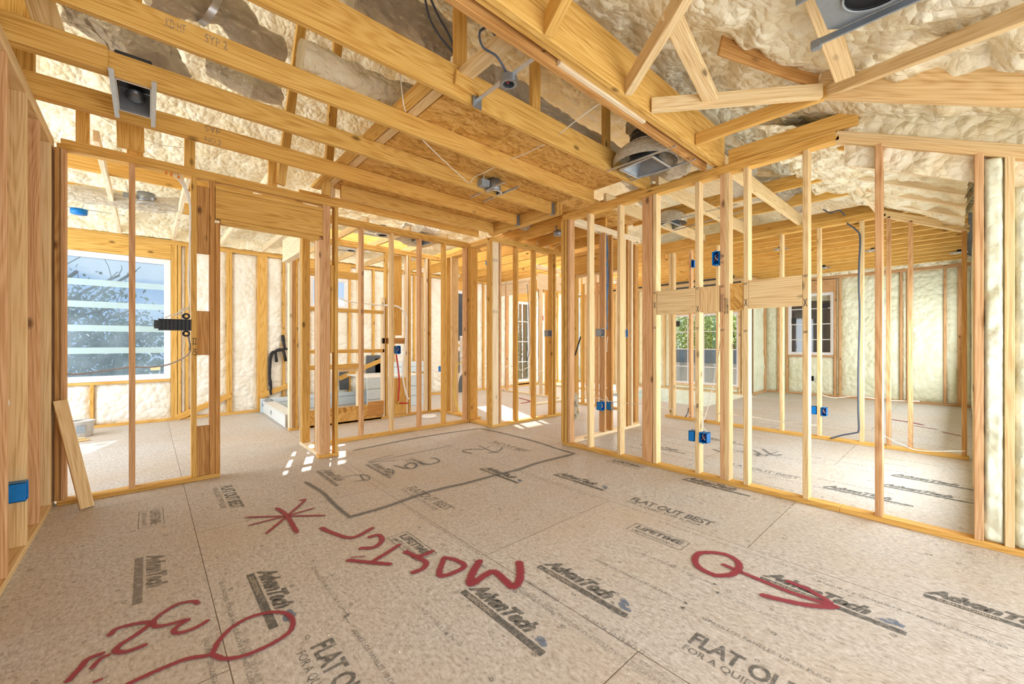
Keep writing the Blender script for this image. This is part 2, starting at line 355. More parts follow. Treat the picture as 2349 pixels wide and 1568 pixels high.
# --- wall R: the big partition on the right, with the blocking band
def sx(px, X=XR): return yX(px, X)-.038
rs = [(sx(1287), None, None, GOLD), (sx(1294.5), None, None, GOLD), (sx(1301.5), None, None, RED), (sx(1346.6), None, None, PALE), (sx(1415.5), None, None, PALE),
      (sx(1472.8), None, None, RED), (sx(1480.3), None, None, RED), (sx(1488), None, None, RED), (sx(1497.5), None, None, PALE), (sx(1594.2), None, None, PALE),
      (sx(1651.6), None, None, RED), (sx(1661.8), None, None, PALE), (sx(1705), None, None, PALE), (sx(1840.6), None, None, PALE)]
KY = .60
R, rb = wall_frame('stud_partition', 'long open stud wall with a waist high band of wide blocking boards, right of the room', 'X', XR, KY, 3.245, rs, m=PALE, pm=GOLD, gaps=())
# the part of it under the sloping roof, and the foam filled outside bay
def zr(y): return WT+.49*(y-.57)
for s, mm in ((sx(2006.7), RED), (sx(2235), RED), (sx(2304.6), PALE)):
    box('stud', XR, XR+.089, s, s+.038, .038, zr(s)-.08, mm, R)
box('bottom_plate', XR, XR+.089, -1.2, KY-.001, 0, .038, GOLD, R)
beam('sloping_plate', (XR+.0445, KY+.02, WT-.02), (XR+.0445, -1.2, zr(-1.2)-.035), .089, .038, PALE, R)
beam('sloping_plate', (XR+.0445, KY+.02, WT-.06), (XR+.0445, -1.2, zr(-1.2)-.075), .089, .038, PALE, R)
def yl(px): return yX(px, XR)
box('blocking_board', XR-.001, XR+.036, yl(1594), yl(1507), 1.50, 1.73, PALE, R)
box('blocking_board', XR-.001, XR+.036, yl(1650), yl(1607), 1.50, 1.73, PALE, R)
tag(box('blocking_board', XR+.01, XR+.021, yl(1704), yl(1674), 1.505, 1.735, OSB, R), 'brown pressed board blocking piece')
box('blocking_board', XR-.001, XR+.036, yl(1840), yl(1717), 1.51, 1.745, PALE, R)

# --- wall A: left partition with doorway
def px2(px, Y=YA): return xY(px, Y)
A, ab = wall_frame('stud_partition', 'left open stud wall with a framed doorway and a board leaning on its foot', 'Y', YA, XL+.02, px2(778),
    [(px2(125)-.002, None, None, DARK), (px2(134), None, None, RED), (px2(295.4), None, None, RED), (px2(439), None, None, GOLD), (px2(481), None, None, DARK), (px2(493.5), .038, 2.32, DARK),
     (px2(733), None, 2.32, RED), (px2(741), None, None, RED), (px2(749.5), None, None, RED), (px2(767.5), None, None, GOLD)],
    gaps=[(px2(505.5), px2(731))], pm=GOLD)
box('door_header', px2(494), px2(741), YA+.002, YA+.04, 2.36, 2.62, GOLD, A); box('door_header', px2(494), px2(741), YA+.048, YA+.086, 2.36, 2.62, GOLD, A)
box('header_plate', px2(506), px2(733), YA, YA+.089, 2.32, 2.358, GOLD, A); box('header_plate', px2(494), px2(741), YA, YA+.089, 2.622, 2.66, GOLD, A)
for z0, z1, mm in ((onY(466, 581, YA).z, onY(466, 427, YA).z, DARK), (onY(466, 814, YA).z, onY(466, 713, YA).z, DARK), (.04, onY(466, 977, YA).z, DARK)):
    box('blocking', px2(451.3), px2(480.5), YA+.004, YA+.042, z0, z1, mm, A)
box('blocking', px2(759.5), px2(767), YA+.012, YA+.05, onY(765, 808, YA).z, onY(765, 607, YA).z, GOLD, A)
# short return wall beside the doorway
A2, _ = wall_frame('stud_partition', 'short return wall running back from the doorway post', 'X', 1.36, YA+.092, 5.36, [(YA+.14, None, None, WHITE), (YA+.18, None, None, DARK), (5.24, None, None, GOLD), (5.31, None, None, PALE)], m=GOLD, pm=WHITE)
box('door_header', 1.365, 1.403, 5.36, 6.2, 2.36, 2.62, WHITE, A2); box('header_plate', 1.36, 1.449, 5.36, 6.2, 2.322, 2.358, WHITE, A2); box('top_plate', 1.36, 1.449, 5.361, 6.2, WT-.076, WT-.038, WHITE, A2)

# --- wall B: middle partition in front of the bathroom
B, bb = wall_frame('stud_partition', 'low lit stud wall in front of the bathroom, left of the corner post', 'Y', YB, 1.452, 3.695,
    [(px2(p, YB), None, None, mm) for p, mm in ((828, RED), (897.8, PALE), (962, RED), (1018.3, GOLD), (1068, RED), (1074.5, GOLD))], pm=GOLD)
B2, _ = wall_frame('stud_partition', 'short wall of two wide boards joining the bathroom wall to the corner post', 'X', 3.70, YA+.09, YB+.089, [(YB+.05, None, None, GOLD), (YB-.02, None, None, GOLD), (YA+.10, None, None, GOLD)], m=GOLD, pm=GOLD, dep=.14)
Cw, cb = wall_frame('stud_partition', 'sunlit stud wall beside the hallway, right of the corner post', 'Y', YA, 3.70, 5.22,
    [(px2(1127.5), None, None, GOLD), (px2(1146), None, None, RED), (px2(1185), None, None, GOLD), (px2(1226), None, None, GOLD), (px2(1266), None, None, GOLD), (px2(1272.5), None, None, GOLD)], pm=GOLD)
box('corner_post', 3.705, 3.82, YA-.003, YA+.035, .038, WT-.076, WHITE, Cw)
# --- wall D: behind the near end of wall R
D, db = wall_frame('stud_partition', 'stud wall running back from the near end of the long right partition, white bottom plate', 'Y', 3.19, XR+.095, 5.42,
    [(px2(1387, 3.19), None, None, RED), (px2(1403, 3.19), None, None, DARK), (px2(1433, 3.19), None, None, PALE), (px2(1440, 3.19), None, None, DARK), (px2(1449, 3.19), None, None, WHITE)], pm=WHITE)
# --- wall S
def s2(px): return yX(px, XS)-.038
Sw, sb = wall_frame('stud_partition', 'second stud wall seen through the long right partition, across the middle room', 'X', XS, KY, 3.30,
    [(s2(1534), None, None, PALE), (s2(1540), None, None, PALE), (s2(1580), None, None, RED), (s2(1642), None, None, PALE), (s2(1788), None, None, PALE), (s2(1873.8), None, None, PALE), (s2(1971), None, None, PALE)], m=PALE, pm=GOLD)
def zr2(y): return WT+.49*(y-.57)
for p, mm in ((2032.5, RED), (2082.5, RED), (2206, DARK)): box('stud', XS, XS+.089, s2(p), s2(p)+.038, .038, zr2(s2(p))-.08, mm, Sw)
box('bottom_plate', XS, XS+.089, -.04, KY-.001, 0, .038, GOLD, Sw)
for k in (.02, .06): beam('sloping_plate', (XS+.0445, KY+.02, WT-k), (XS+.0445, -.04, zr2(-.04)-k-.015), .089, .038, PALE, Sw)
# --- deeper partitions in the middle of the picture
def tw(label, X, y0, y1, pxs, m, pm): return wall_frame('stud_partition', label, 'X', X, y0, y1, [(yX(p, X)-.038, None, None, mm) for p, mm in pxs], m=m, pm=pm)[0]
T1 = tw('deep stud wall seen behind the white bottom plate of the side partition', 6.42, 3.95, 5.55, [(1332, GOLD), (1364, RED), (1377, WHITE), (1345, PALE), (1318, GOLD)], GOLD, GOLD)
T2 = tw('deep stud wall at the far end of the hallway under a white plate', 6.72, 6.0, 8.2, [(1159, RED), (1214, PALE), (1236, WHITE), (1249, GOLD), (1258, DARK), (1265, PALE)], GOLD, WHITE)
T3 = tw('farthest stud wall down the hallway, its studs close to the back windows', 8.55, 5.7, 8.3, [(1172, RED), (1198.5, RED), (1203, PALE), (1190, PALE), (1240, WHITE), (1290, PALE), (1300, GOLD)], RED, PALE)
T4 = wall_frame('stud_partition', 'stud wall with a large header box beyond the side partition', 'Y', 5.6, 5.6, 8.5, [(px2(p, 5.6), None, None, mm) for p, mm in ((1420, WHITE), (1428, GOLD), (1454, PALE), (1350, RED), (1321, GOLD))], m=PALE, pm=WHITE)[0]
box('door_header', 5.75, 7.4, 5.62, 5.66, 2.30, 2.60, WHITE, T4)
# --- wall G: bathroom rear partition
G, gb = wall_frame('stud_partition', 'bathroom stud wall with horizontal blocking boards in front of the shower', 'Y', YG, 1.46, 3.93,
    [(1.46, None, None, WHITE), (1.50, None, None, DARK), (px2(678, YG), None, None, GOLD), (px2(690, YG), None, None, DARK), (px2(821, YG), None, None, WHITE), (px2(878, YG), None, 1.96, WHITE), (px2(885, YG), None, None, GOLD), (px2(932, YG), None, None, WHITE), (px2(938, YG), None, None, GOLD), (px2(977, YG), None, None, WHITE), (px2(985, YG), None, None, GOLD)], m=GOLD, pm=GOLD)
def blk(p0, p1, yt, ybm, mm, Y=YG, d=0.0, nm='blocking_board', par=None): box(nm, xY(p0, Y), xY(p1, Y), Y+d, Y+d+.038, onY(p1, ybm, Y).z, onY(p1, yt, Y).z, mm, par or G)
blk(690, 822, 626, 642, GOLD); blk(690, 880, 712, 720, GOLD); blk(690, 882, 800, 808, GOLD); blk(690, 828, 833, 844, GOLD); blk(778, 840, 836, 850, PALE, d=.02)
blk(690, 875, 925, 960, OSB); blk(878, 933, 775, 788, DARK); blk(845, 880, 918, 950, DARK, d=-.01); blk(898, 935, 865, 946, GOLD, d=.01)
box('wide_panel', xY(900, YG), xY(925, YG), YG+.05, YG+.06, 1.35, 2.68, GOLD, G)
G2, _ = wall_frame('stud_partition', 'stud wall with wide golden boards closing the bathroom toward the hallway', 'X', 3.86, YB+.1, YG-.002, [(YB+.24, None, None, GOLD), (YB+.74, None, None, PALE), (YB+.90, None, None, GOLD)], m=GOLD, dep=.14)

# --- left wall
LW = empty('wall_left', (XL, 3, 0), kind='structure')
for i, y in enumerate([1.95, 2.37, 2.78, 3.225, 3.26+.415, 3.26+.80, 4.47, 4.60]):
    box('stud', XL-.14, XL, y, y+.038, .038, WT-.076, [GOLD, RED, PALE, RED, PALE, RED, PALE, RED][i], LW)
box('bottom_plate', XL-.14, XL, 1.2, 4.64, 0, .038, PALE, LW)
box('top_plate', XL-.14, XL, 1.2, 4.62, WT-.076, WT-.0385, PALE, LW); box('top_plate', XL-.14, XL, 1.2, 4.62, WT-.038, WT, PALE, LW)
box('sheathing_board', XL-.16, XL-.141, 1.2, 4.62, 0, WT+.5, OSB, LW)

# --- outside walls
def outer(name, axis, c, a0, a1, studs, zt, fm, holes=(), dirn=-1, sm=GOLD, zb=0.0, foamz=None, lum=.05, dens=.05):
    """studs at start coordinates; foam fills every bay except the holes (a0,a1,z0,z1)"""
    r = empty(name, (c, a0, zb) if axis == 'X' else (a0, c, zb), kind='structure'); dep = .14
    def bx(n, s0, s1, z0, z1, mm, d0=0.0, d1=dep):
        if axis == 'X': return box(n, c+d0, c+d1, s0, s1, z0, z1, mm, r)
        return box(n, s0, s1, c+d0, c+d1, z0, z1, mm, r)
    bx('bottom_plate', a0, a1, zb, zb+.038, sm); bx('top_plate', a0, a1, zt-.076, zt-.0385, sm); bx('top_plate', a0, a1, zt-.038, zt, sm)
    holes = list(holes)
    sts = []
    for s in studs:
        w, mm = (.038, sm) if not isinstance(s, tuple) else (s[1], s[2] if len(s) > 2 else sm)
        s0 = s[0] if isinstance(s, tuple) else s; sts.append((s0, s0+w))
        hs = [h for h in holes if h[0]-.001 < s0+w/2 < h[1]+.001]
        if hs:
            bx('stud', s0, s0+w, zb+.038, hs[0][2]-.04, mm)
            if zt-.076-hs[0][3]-.30 > .08: bx('stud', s0, s0+w, hs[0][3]+.30, zt-.076, mm)
        else: bx('stud', s0, s0+w, zb+.038, zt-.076, mm)
    for h in holes:
        bx('window_header', h[0]-.002, h[1]+.002, h[3]+.002, min(h[3]+.29, zt-.077), sm); bx('rough_sill', h[0], h[1], h[2]-.04, h[2]-.002, sm)
        bx('jack_stud', h[0]-.042, h[0]-.003, zb+.038, h[3]+.29 if h[3]+.29 < zt-.08 else zt-.077, sm); bx('jack_stud', h[1]+.003, h[1]+.042, zb+.038, h[3]+.29 if h[3]+.29 < zt-.08 else zt-.077, sm)
        sts += [(h[0]-.042, h[0]), (h[1], h[1]+.042)]
    cuts = sorted(sts); spans = []; cur = a0
    for s0, s1 in cuts:
        if s0-cur > .03: spans.append((cur, s0))
        cur = max(cur, s1)
    if a1-cur > .03: spans.append((cur, a1))
    k = 0
    for s0, s1 in spans:
        zs = [(zb+.038, zt-.076)]
        for h in holes:
            if h[0]-.01 < (s0+s1)/2 < h[1]+.01: zs = [(zb+.038, h[2]-.04)]
        for z0, z1 in zs:
            if z1-z0 < .05: continue
            k += 1; nu = max(3, int((s1-s0)/dens)); nv = max(3, int((z1-z0)/dens))
            if axis == 'X': lumpy('foam_infill', (c+.055, s0, z0), (0, s1-s0, 0), (0, 0, z1-z0), (-1, 0, 0), nu, nv, lum, fm, r, seed=k*3.1+c, edge=.03)
            else: lumpy('foam_infill', (s0, c+.055, z0), (s1-s0, 0, 0), (0, 0, z1-z0), (0, -1, 0), nu, nv, lum, fm, r, seed=k*3.1+c, edge=.03)
    # sheathing outside the studs, left open at the windows
    xs = sorted({a0, a1} | {h[0] for h in holes} | {h[1] for h in holes})
    for s0, s1 in zip(xs[:-1], xs[1:]):
        hh = [h for h in holes if h[0]-.001 < (s0+s1)/2 < h[1]+.001]
        for z0, z1 in ([(zb, hh[0][2]), (hh[0][3], zt+.1)] if hh else [(zb, zt+.1)]): bx('sheathing_board', s0, s1, z0, z1, GREY, dep, dep+.012)
    return r, bx
WH = [(-1.62, .27, .66, 2.535), (2.30, 3.04, 1.90, 2.52), (5.35, 6.10, 1.20, 2.53), (7.65, 8.25, .12, 2.40)]
bs = [xY(p, YBK) for p in (206, 399.5, 408, 520, 526.5, 591)]+[(xY(596, YBK), .115)]+[xY(p, YBK) for p in (649, 700, 856, 902, 950, 985)]+[xY(p, YBK) for p in (340,)]
bs += [.45+0.0, 4.3, 4.75, 6.5, 7.0, 7.3, 8.6, 9.0, 9.4, 9.8]
bs = [b for b in bs if not isinstance(b, float) or not (-1.6 < b < .2)]+[xY(206, YBK), -1.2]
WB, wbx = outer('wall_back', 'Y', YBK, -2.4, 10.4, bs, 2.85, FOAMW, WH)
ST = (3.56, 5.20, .17, 1.96)
WF, _ = outer('wall_far', 'X', XF1, 3.3, 8.35, [3.34, 3.45, 5.4, 5.8, 6.2, 6.6, 7.0, 7.4, 7.8], WT, FOAMG, [ST], sm=PALE)
lumpy('stairwell_foam', (XF1+.02, 3.3, -1.6), (0, 3.2, 0), (0, 0, 1.6), (-1, 0, 0), 40, 20, .05, FOAMG, WF, seed=9)
for y in (3.75, 4.32, 4.85): box('stud', XF1, XF1+.14, y, y+.038, -1.6, .0, PALE, WF)
W2 = (1.97, 2.86, .94, 2.39)
WE, _ = outer('wall_east', 'X', XF2, -.20, 3.3, [-.16]+[yX(p, XF2)-.038 for p in (1737, 1752, 1783, 1924, 2064, 2080, 2165, 2197, 2203)], WT, FOAMG, [W2], sm=RED)
WJ, _ = outer('wall_jog', 'Y', 3.3, XF1+.14, XF2, [XF1+.18, XF2-.12], WT, FOAMG, sm=RED)
WR = empty('wall_right', (XR, -.06, 0), kind='structure')
lumpy('foam_infill', (XR+.1, -.12, .04), (XF2-XR-.1, 0, 0), (0, 0, 3.0), (0, 1, 0), 120, 30, .03, FOAMG, WR, seed=4)
box('sheathing_board', XR+.1, XF2+.1, -.2, -.18, 0, 2.6, GREY, WR)
for k in range(3): box('stud', XR+.095+k*.61, XR+.133+k*.61, -.14, -.051, .038, 2.36, PALE, WR)
# foam bays of the long wall beside the camera
for s in (-.62, -1.02): box('stud', XR, XR+.089, s, s+.038, .038, zr(s)-.08, PALE, R)
for a, b_ in ((sx(2304.6)+.038, sx(2235)), (-.582, sx(2304.6)), (-.982, -.62), (-1.2, -1.02)):
    lumpy('foam_infill', (XR+.035, a, .04), (0, b_-a, 0), (0, 0, zr(a)-.12), (-1, 0, 0), max(6, int((b_-a)/.02)), 110, .05, FOAMG, R, seed=a*7, edge=.006, sc=7, kind=1)

# ================================================================ WINDOWS
wcount = [0]
def window(axis, c, a0, a1, z0, z1, cols=0, rows=0, fr=.05, dep=.03, gm=None):
    wcount[0] += 1; r = empty('window_%d' % wcount[0], (c, a0, z0) if axis == 'X' else (a0, c, z0), kind='structure')
    def bx(n, s0, s1, za, zb, mm, d0=0.02, d1=.09):
        if axis == 'X': return box(n, c+d0, c+d1, s0, s1, za, zb, mm, r)
        return box(n, s0, s1, c+d0, c+d1, za, zb, mm, r)
    bx('window_frame', a0, a0+fr, z0, z1, VINYL); bx('window_frame', a1-fr, a1, z0, z1, VINYL)
    bx('window_frame', a0+fr, a1-fr, z0, z0+fr, VINYL); bx('window_frame', a0+fr, a1-fr, z1-fr, z1, VINYL)
    for f2, d0, d1 in ((fr*1.5, .03, .075),):
        bx('window_sash', a0+fr, a0+f2, z0+fr, z1-fr, VINYL, d0, d1); bx('window_sash', a1-f2, a1-fr, z0+fr, z1-fr, VINYL, d0, d1)
        bx('window_sash', a0+f2, a1-f2, z0+fr, z0+f2, VINYL, d0, d1); bx('window_sash', a0+f2, a1-f2, z1-f2, z1-fr, VINYL, d0, d1)
    bx('window_pane', a0+fr, a1-fr, z0+fr, z1-fr, gm or GLASS, .05, .055)
    for k in range(1, cols): x = a0+(a1-a0)*k/cols; bx('muntin', x-.01, x+.01, z0+fr, z1-fr, VINYL, .042, .049)
    for k in range(1, rows): z = z0+(z1-z0)*k/rows; bx('muntin', a0+fr, a1-fr, z-.01, z+.01, VINYL, .041, .048)
    return r, bx
w1, w1b = window('Y', YBK, *WH[0], fr=.055, gm=GLASSD)
for yy in (650, 699.5, 753, 803.5):
    z = onY(260, yy, YBK).z; w1b('film_band', -1.54, .19, z-.045, z+.045, FILM, .046, .0485)
box('warning_sticker', onY(345, 850, YBK).x, onY(368, 850, YBK).x, YBK+.040, YBK+.0445, .80, .86, plain('cream_sticker', (.85, .72, .42)), w1)
window('Y', YBK, *WH[1]); w3, w3b = window('Y', YBK, *WH[2]); window('Y', YBK, *WH[3], cols=2, rows=4)
w5, w5b = window('X', XF1, *ST, cols=4, rows=4, fr=.035)
w6, w6b = window('X', XF2, *W2, cols=3, rows=4, fr=.045)
for wb_, a, b_, z0, z1 in ((w6b, 2.02+.06, 2.02+.17, 2.02, 2.14), (w6b, 2.70, 2.79, 1.70, 1.82), (w5b, 5.0, 5.12, 1.66, 1.80), (w5b, 3.68, 3.78, 1.36, 1.5)):
    wb_('window_label', a, b_, z0, z1, BLACK, .036, .040)

T5 = wall_frame('stud_partition', 'doorway frame with a golden header closing the hallway end', 'X', 5.46, 3.30, 4.53, [(3.30, None, None, DARK), (3.345, None, 2.38, GOLD), (4.45, None, 2.38, GOLD), (4.49, None, None, GOLD)], m=GOLD, pm=GOLD, gaps=[(3.40, 4.44)])[0]
box('door_header', 5.465, 5.503, 3.34, 4.49, 2.39, 2.685, GOLD, T5); box('header_plate', 5.46, 5.549, 3.384, 4.449, 2.345, 2.382, PALE, T5)
box('door_header', 6.425, 6.463, 4.45, 5.20, 2.39, 2.69, WHITE, T1)
box('door_header', 6.725, 6.763, 6.9, 8.1, 2.42, 2.69, WHITE, T2)

# ================================================================ CEILING TIMBER
def timber(name, label, a, b, w, h, m, cat='joist', group=None, up=(0, 0, 1), roll=0):
    o = beam(name, a, b, w, h, m, None, up, roll); return tag(o, label, cat, group)
JZ = WT+.07
jl = [(1.40, 'double header'),]
bm_ = empty('ceiling_beam', (2, 1.45, WT), 'deep built up beam running over the room, edge of the flat ceiling', 'beam')
box('beam_ply', -.6, XR+.06, 1.405, 1.443, WT, WT+.30, GOLD, bm_); box('beam_ply', -.6, XR+.06, 1.449, 1.487, WT+.012, WT+.30, GOLD, bm_)
tag(box('ledger_board', -.6, XR-.03, 1.52, 1.56, WT-.01, WT+.085, DARK, bm_), 'darker rough edged ledger')
box('ledger_block', 1.7, 2.6, 1.488, 1.519, WT+.0, WT+.06, WHITE, bm_)
js = [(2.125, 'first ceiling joist beyond the big beam, carrying the octagonal light box bar'), (2.72, 'second ceiling joist beyond the big beam'),
      (3.285, 'third ceiling joist beyond the big beam, ending in a metal hanger, recessed light beside it'), (3.90, 'fourth ceiling joist beyond the big beam, crossed by the bright metal straps'),
      (4.42, 'fifth ceiling joist, closest to the doorway wall')]
for i, (y, lb) in enumerate(js):
    x0 = [-.75, -.75, -.60, -.60, 1.53][i]; x1 = [3.80, 3.66, 3.62, 3.62, 3.62][i]
    timber('ceiling_joist', lb, (x0, y+.019, JZ+(.03 if i == 0 else 0)), (x1, y+.019, JZ+(.03 if i == 0 else 0)), .038, .20 if i == 0 else .14, [GOLD, GOLD, GOLD, GOLD, GOLD][i], group=None)
timber('sister_board', 'short board doubled onto the left end of the third ceiling joist', (-.6, 3.262, JZ), (-.17, 3.262, JZ), .038, .14, GOLD, 'board')
timber('sister_board', 'short board doubled onto the left end of the strap crossed joist', (-.6, 3.877, JZ), (-.17, 3.877, JZ), .038, .14, GOLD, 'board')
hd = empty('hall_header', (3.66, 3.2, WT), 'header over the hallway opening that the joist ends hang from', 'beam')
box('header_ply', 3.64, 3.678, 3.24, 4.56, WT, WT+.14, GOLD, hd); box('header_ply', 3.69, 3.728, 3.24, 4.56, WT, WT+.14, GOLD, hd)
for y, lb in ((3.285, 'steel joist hanger under the third joist end'), (3.90, 'steel joist hanger under the fourth joist end')):
    h = empty('joist_hanger', (3.60, y, WT), lb, 'joist hanger')
    box('seat', 3.585, 3.635, y-.004, y+.042, WT-.005, WT-.002, DSTEEL, h); box('side_flange', 3.585, 3.635, y-.005, y-.002, WT-.002, WT+.13, DSTEEL, h); box('side_flange', 3.585, 3.635, y+.04, y+.043, WT-.002, WT+.13, DSTEEL, h)
# attic platform of pressed board above the joists
pl = empty('attic_platform', (1.5, 2.2, 3.0), 'golden pressed board platform lying over the ceiling joists', 'platform')
box('osb_panel', 1.50, 3.68, 2.17, 3.36, WT+.142, WT+.16, OSB, pl); box('osb_panel', 1.50, 3.68, 3.365, 4.60, WT+.142, WT+.16, OSB, pl)
box('osb_panel', 3.683, 5.3, 3.0, 4.9, WT+.19, WT+.208, OSB, pl)
b1 = timber('edge_plank', 'pale plank along the left edge of the pressed board platform', (1.455, 2.17, WT+.16), (1.455, 4.75, WT+.16), .075, .035, PALE, 'plank')
b2 = timber('edge_plank', 'flat plank next to the platform edge plank, its left neighbour', (1.365, 2.17, WT+.16), (1.365, 4.75, WT+.16), .09, .035, GOLD, 'plank')

# --- posts (webs) standing on the joists
def post(lb, px, py, Y, dx=0.0, dy=0.0, w=.089, top=4.2, m=GOLD, X=None):
    p = onY(px, py, Y); x = p.x if X is None else X; k = (top-WT-.14)
    o = timber('attic_post', lb, (x, Y, WT+.14), (x+dx*k, Y+dy*k, top), w, .038, m, 'post', up=(0, 1, 0)); return o
post('upright post standing on the first joist, left of the platform plank', 1055, 135, 2.19)
post('upright post standing on the first joist behind the octagonal box', 1227, 235, 2.19)
post('upright post standing on the first joist near the duct boot', 1390, 334, 2.19)
def zroof(y): return min(2.99+.49*(y-.57), 2.99+.49*(8.35-y)+.02)
for i, (px, yy, X0, lb) in enumerate(((665, 413, .93, 'paired brace rising from the ceiling left of the platform'), (748, 420, 1.40, 'narrow post rising behind the fourth joist'), )):
    Y = 4.52; p = onY(px-22 if i == 0 else px, yy, Y)
    timber('attic_post', lb, (p.x, Y, WT+.02), (p.x+(.12 if i == 0 else 0), 4.1, 4.5), .075, .075, GOLD, 'post', up=(0, 1, 0))
timber('attic_post', 'wide pale board leaning between the joists at the top left corner', (-.395, 3.345, WT+.15), (-.66, 3.345, 4.0), .12, .03, PALE, 'post', up=(0, 1, 0))
timber('attic_post', 'upright board standing over the left wall behind the leaning one', (-.62, 3.965, WT+.01), (-.62, 3.965, 4.2), .17, .04, GOLD, 'post', up=(0, 1, 0))
timber('cross_plank', 'flat plank crossing from the first joist to the big beam under the attic', (1.50, 1.50, WT+.16), (1.50, 2.115, WT+.16), .10, .04, PALE, 'plank')
timber('scab_block', 'small block nailed to the face of the first joist beside the slide bar', (1.42, 2.11, WT+.11), (1.60, 2.11, WT+.09), .025, .09, GOLD, 'block')
timber('attic_post', 'board standing above the left wall beyond the pair', (-.10, 4.45, WT), (-.12, 4.2, 4.4), .16, .04, GOLD, 'post', up=(0, 1, 0))
# braces and short cripples on the doorway wall
for px, lb in ((190, 'short block on the doorway wall plate, first from the left wall'), (310, 'wide upright board standing on the doorway wall plate'), (435, 'short cripple standing beside the sealant blobs on the doorway wall plate'), (625, 'short cripple over the door header')):
    p = onY(px, 300, YA+.045); o = timber('cripple_board', lb, (p.x, YA+.045, WT), (p.x, YA+.045, WT+(.9 if px == 310 else .26)), .10 if px == 310 else .075, .038, GOLD, 'board', up=(0, 1, 0))

# --- joists over the left room (running toward the back wall)
lr = ['first', 'second', 'third', 'fourth']
for i, X in enumerate((-.31, .30, .91, 1.53)):
    timber('rafter_tie', 'pale tie board over the left room, %s from the left' % lr[i], (X, 4.66, 2.86+.03), (X, 8.36, 2.86+.03), .038, .089, WHITE, 'joist')
timber('purlin_board', 'long golden purlin crossing above the left room, nearer one', (-2.3, 5.74, 2.99), (1.5, 5.74, 2.99), .038, .16, GOLD, 'board')
timber('purlin_board', 'long golden purlin crossing above the left room, farther one', (-2.3, 6.95, 3.02), (3.6, 6.95, 3.02), .038, .15, GOLD, 'board')
for i, X in enumerate((2.14, 2.75, 3.36)):
    timber('rafter_tie', 'pale tie board over the bathroom, %s from the doorway post' % lr[i], (X, 5.2, WT+.05), (X, 8.36, WT+.05+.04), .038, .089, PALE, 'joist')
timber('purlin_board', 'board laid along the bathroom wall top under the fifth joist', (1.2, 4.75, WT+.05), (3.6, 4.75, WT+.05), .038, .09, GOLD, 'board')
# --- joists over the middle room (running away from the long wall)
for i, (y, lb) in enumerate(((1.44, 'pale joist over the middle room in line with the big beam'), (2.07, 'pale joist over the middle room, second from the big beam'), (2.70, 'pale joist over the middle room, third from the big beam'))):
    timber('ceiling_joist', lb, (3.83, y, JZ), (XS+.09, y, JZ), .038, .14, PALE)
for i, (x, lb) in enumerate(((4.35, 'golden strongback crossing over the middle room, near the long wall'), (5.25, 'golden strongback crossing over the middle room, middle one'), (5.95, 'golden strongback crossing over the middle room, near the second wall'))):
    timber('strongback', lb, (x, .75, WT+.215), (x, 3.2, WT+.215), .038, .14, GOLD, 'board')
timber('slanted_brace', 'pale brace slanting down to the second wall top at the ceiling break', (4.3, .95, 3.25), (XS, .66, WT+.03), .05, .14, WHITE, 'brace')
# --- closely spaced joists over the far rooms and the hallway
k = 0; g1 = 'close set joists over the far room'
for i in range(12):
    X = XS+.33+i*.406
    timber('ceiling_joist', 'golden joist in the close row over the far room', (X, -.04, JZ+.022), (X, 3.62, JZ+.022), .038, .184, GOLD, group=g1)
for i in range(14):
    X = 5.75+i*.33
    if X < XF1: timber('ceiling_joist', 'golden joist in the close row over the back rooms beyond the hallway', (X, 3.66, JZ+.022), (X, 8.3, JZ+.022), .038, .184, GOLD, group='close set joists over the back rooms')
for i, X in enumerate((4.20, 4.72, 5.24)):
    timber('ceiling_joist', 'golden joist over the hallway, %s from the header' % lr[i], (X, 3.3, JZ+.022), (X, 8.2, JZ+.022), .038, .184, GOLD)
far_wd = empty('ceiling', (0, 0, 0), kind='structure')

# --- vaulted part right of the beam: hub and timbers
HUB = Vector((3.2, .565, WT+.045))
def tb(lb, a, b, w=.038, h=.089, m=PALE, cat='board', nm='roof_brace'): return timber(nm, lb, a, b, w, h, m, cat)
tb('ceiling joist from the big beam to the hub where the roof timbers meet', (3.2, 1.40, WT+.045), (3.2, .56, WT+.045), .04, .089, GOLD, 'joist', 'ceiling_joist')
tb('sloping rafter with a wide stamped face, falling from the hub to the right wall', (3.2, .60, WT+.17-.01), (3.2, -1.2, WT+.17-.01-.49*1.8), .04, .28, PALE, 'rafter', 'rafter')
tb('narrow rafter strip under the stamped rafter', (3.245, .60, WT+.06), (3.245, -1.2, WT+.06-.49*1.8), .05, .06, PALE, 'rafter', 'rafter')
hb = Vector((2.452, -.151, 2.416)); hd_ = (hb-Vector((3.2, .565, WT))).normalized()
tb('diagonal hip timber running from the hub toward the upper right corner', Vector((3.24, .60, WT+.065)), Vector((3.24, .60, WT+.065))+hd_*2.2, .05, .065, PALE, 'rafter', 'hip_rafter')
tb('near level board from the big beam to the hub, nail plate marks at its end', (2.51, 1.40, WT+.045), (3.17, .60, WT+.045), .04, .089, PALE)
tb('brace crossing from the level board up to the left', (2.73, 1.10, WT+.045), (1.96, .99, WT+.12), .09, .04, PALE)
tb('brace rising from the big beam past the level board, second from the left', (2.23, 1.40, WT+.045), (1.72, .60, WT+.15), .05, .10, PALE)
tb('brace at the top of the view nailed to the big beam, leftmost of the three', (1.50, 1.40, WT+.05), (1.25, .75, WT+.17), .05, .12, GOLD)
tb('brace dropping from the foam to the hub, black strip above it', (2.95, .45, 2.74), (2.28, .46, 2.86), .09, .04, PALE)
tb('short timber end at the top right corner above the hip timber', (2.45, .02, WT+.0), (2.40, .05, WT+.5), .09, .05, RED)
tb('rough plank edge showing out of the foam above the hub', (2.62, 1.0, 3.06), (3.18, .62, WT+.14), .02, .13, DARK)
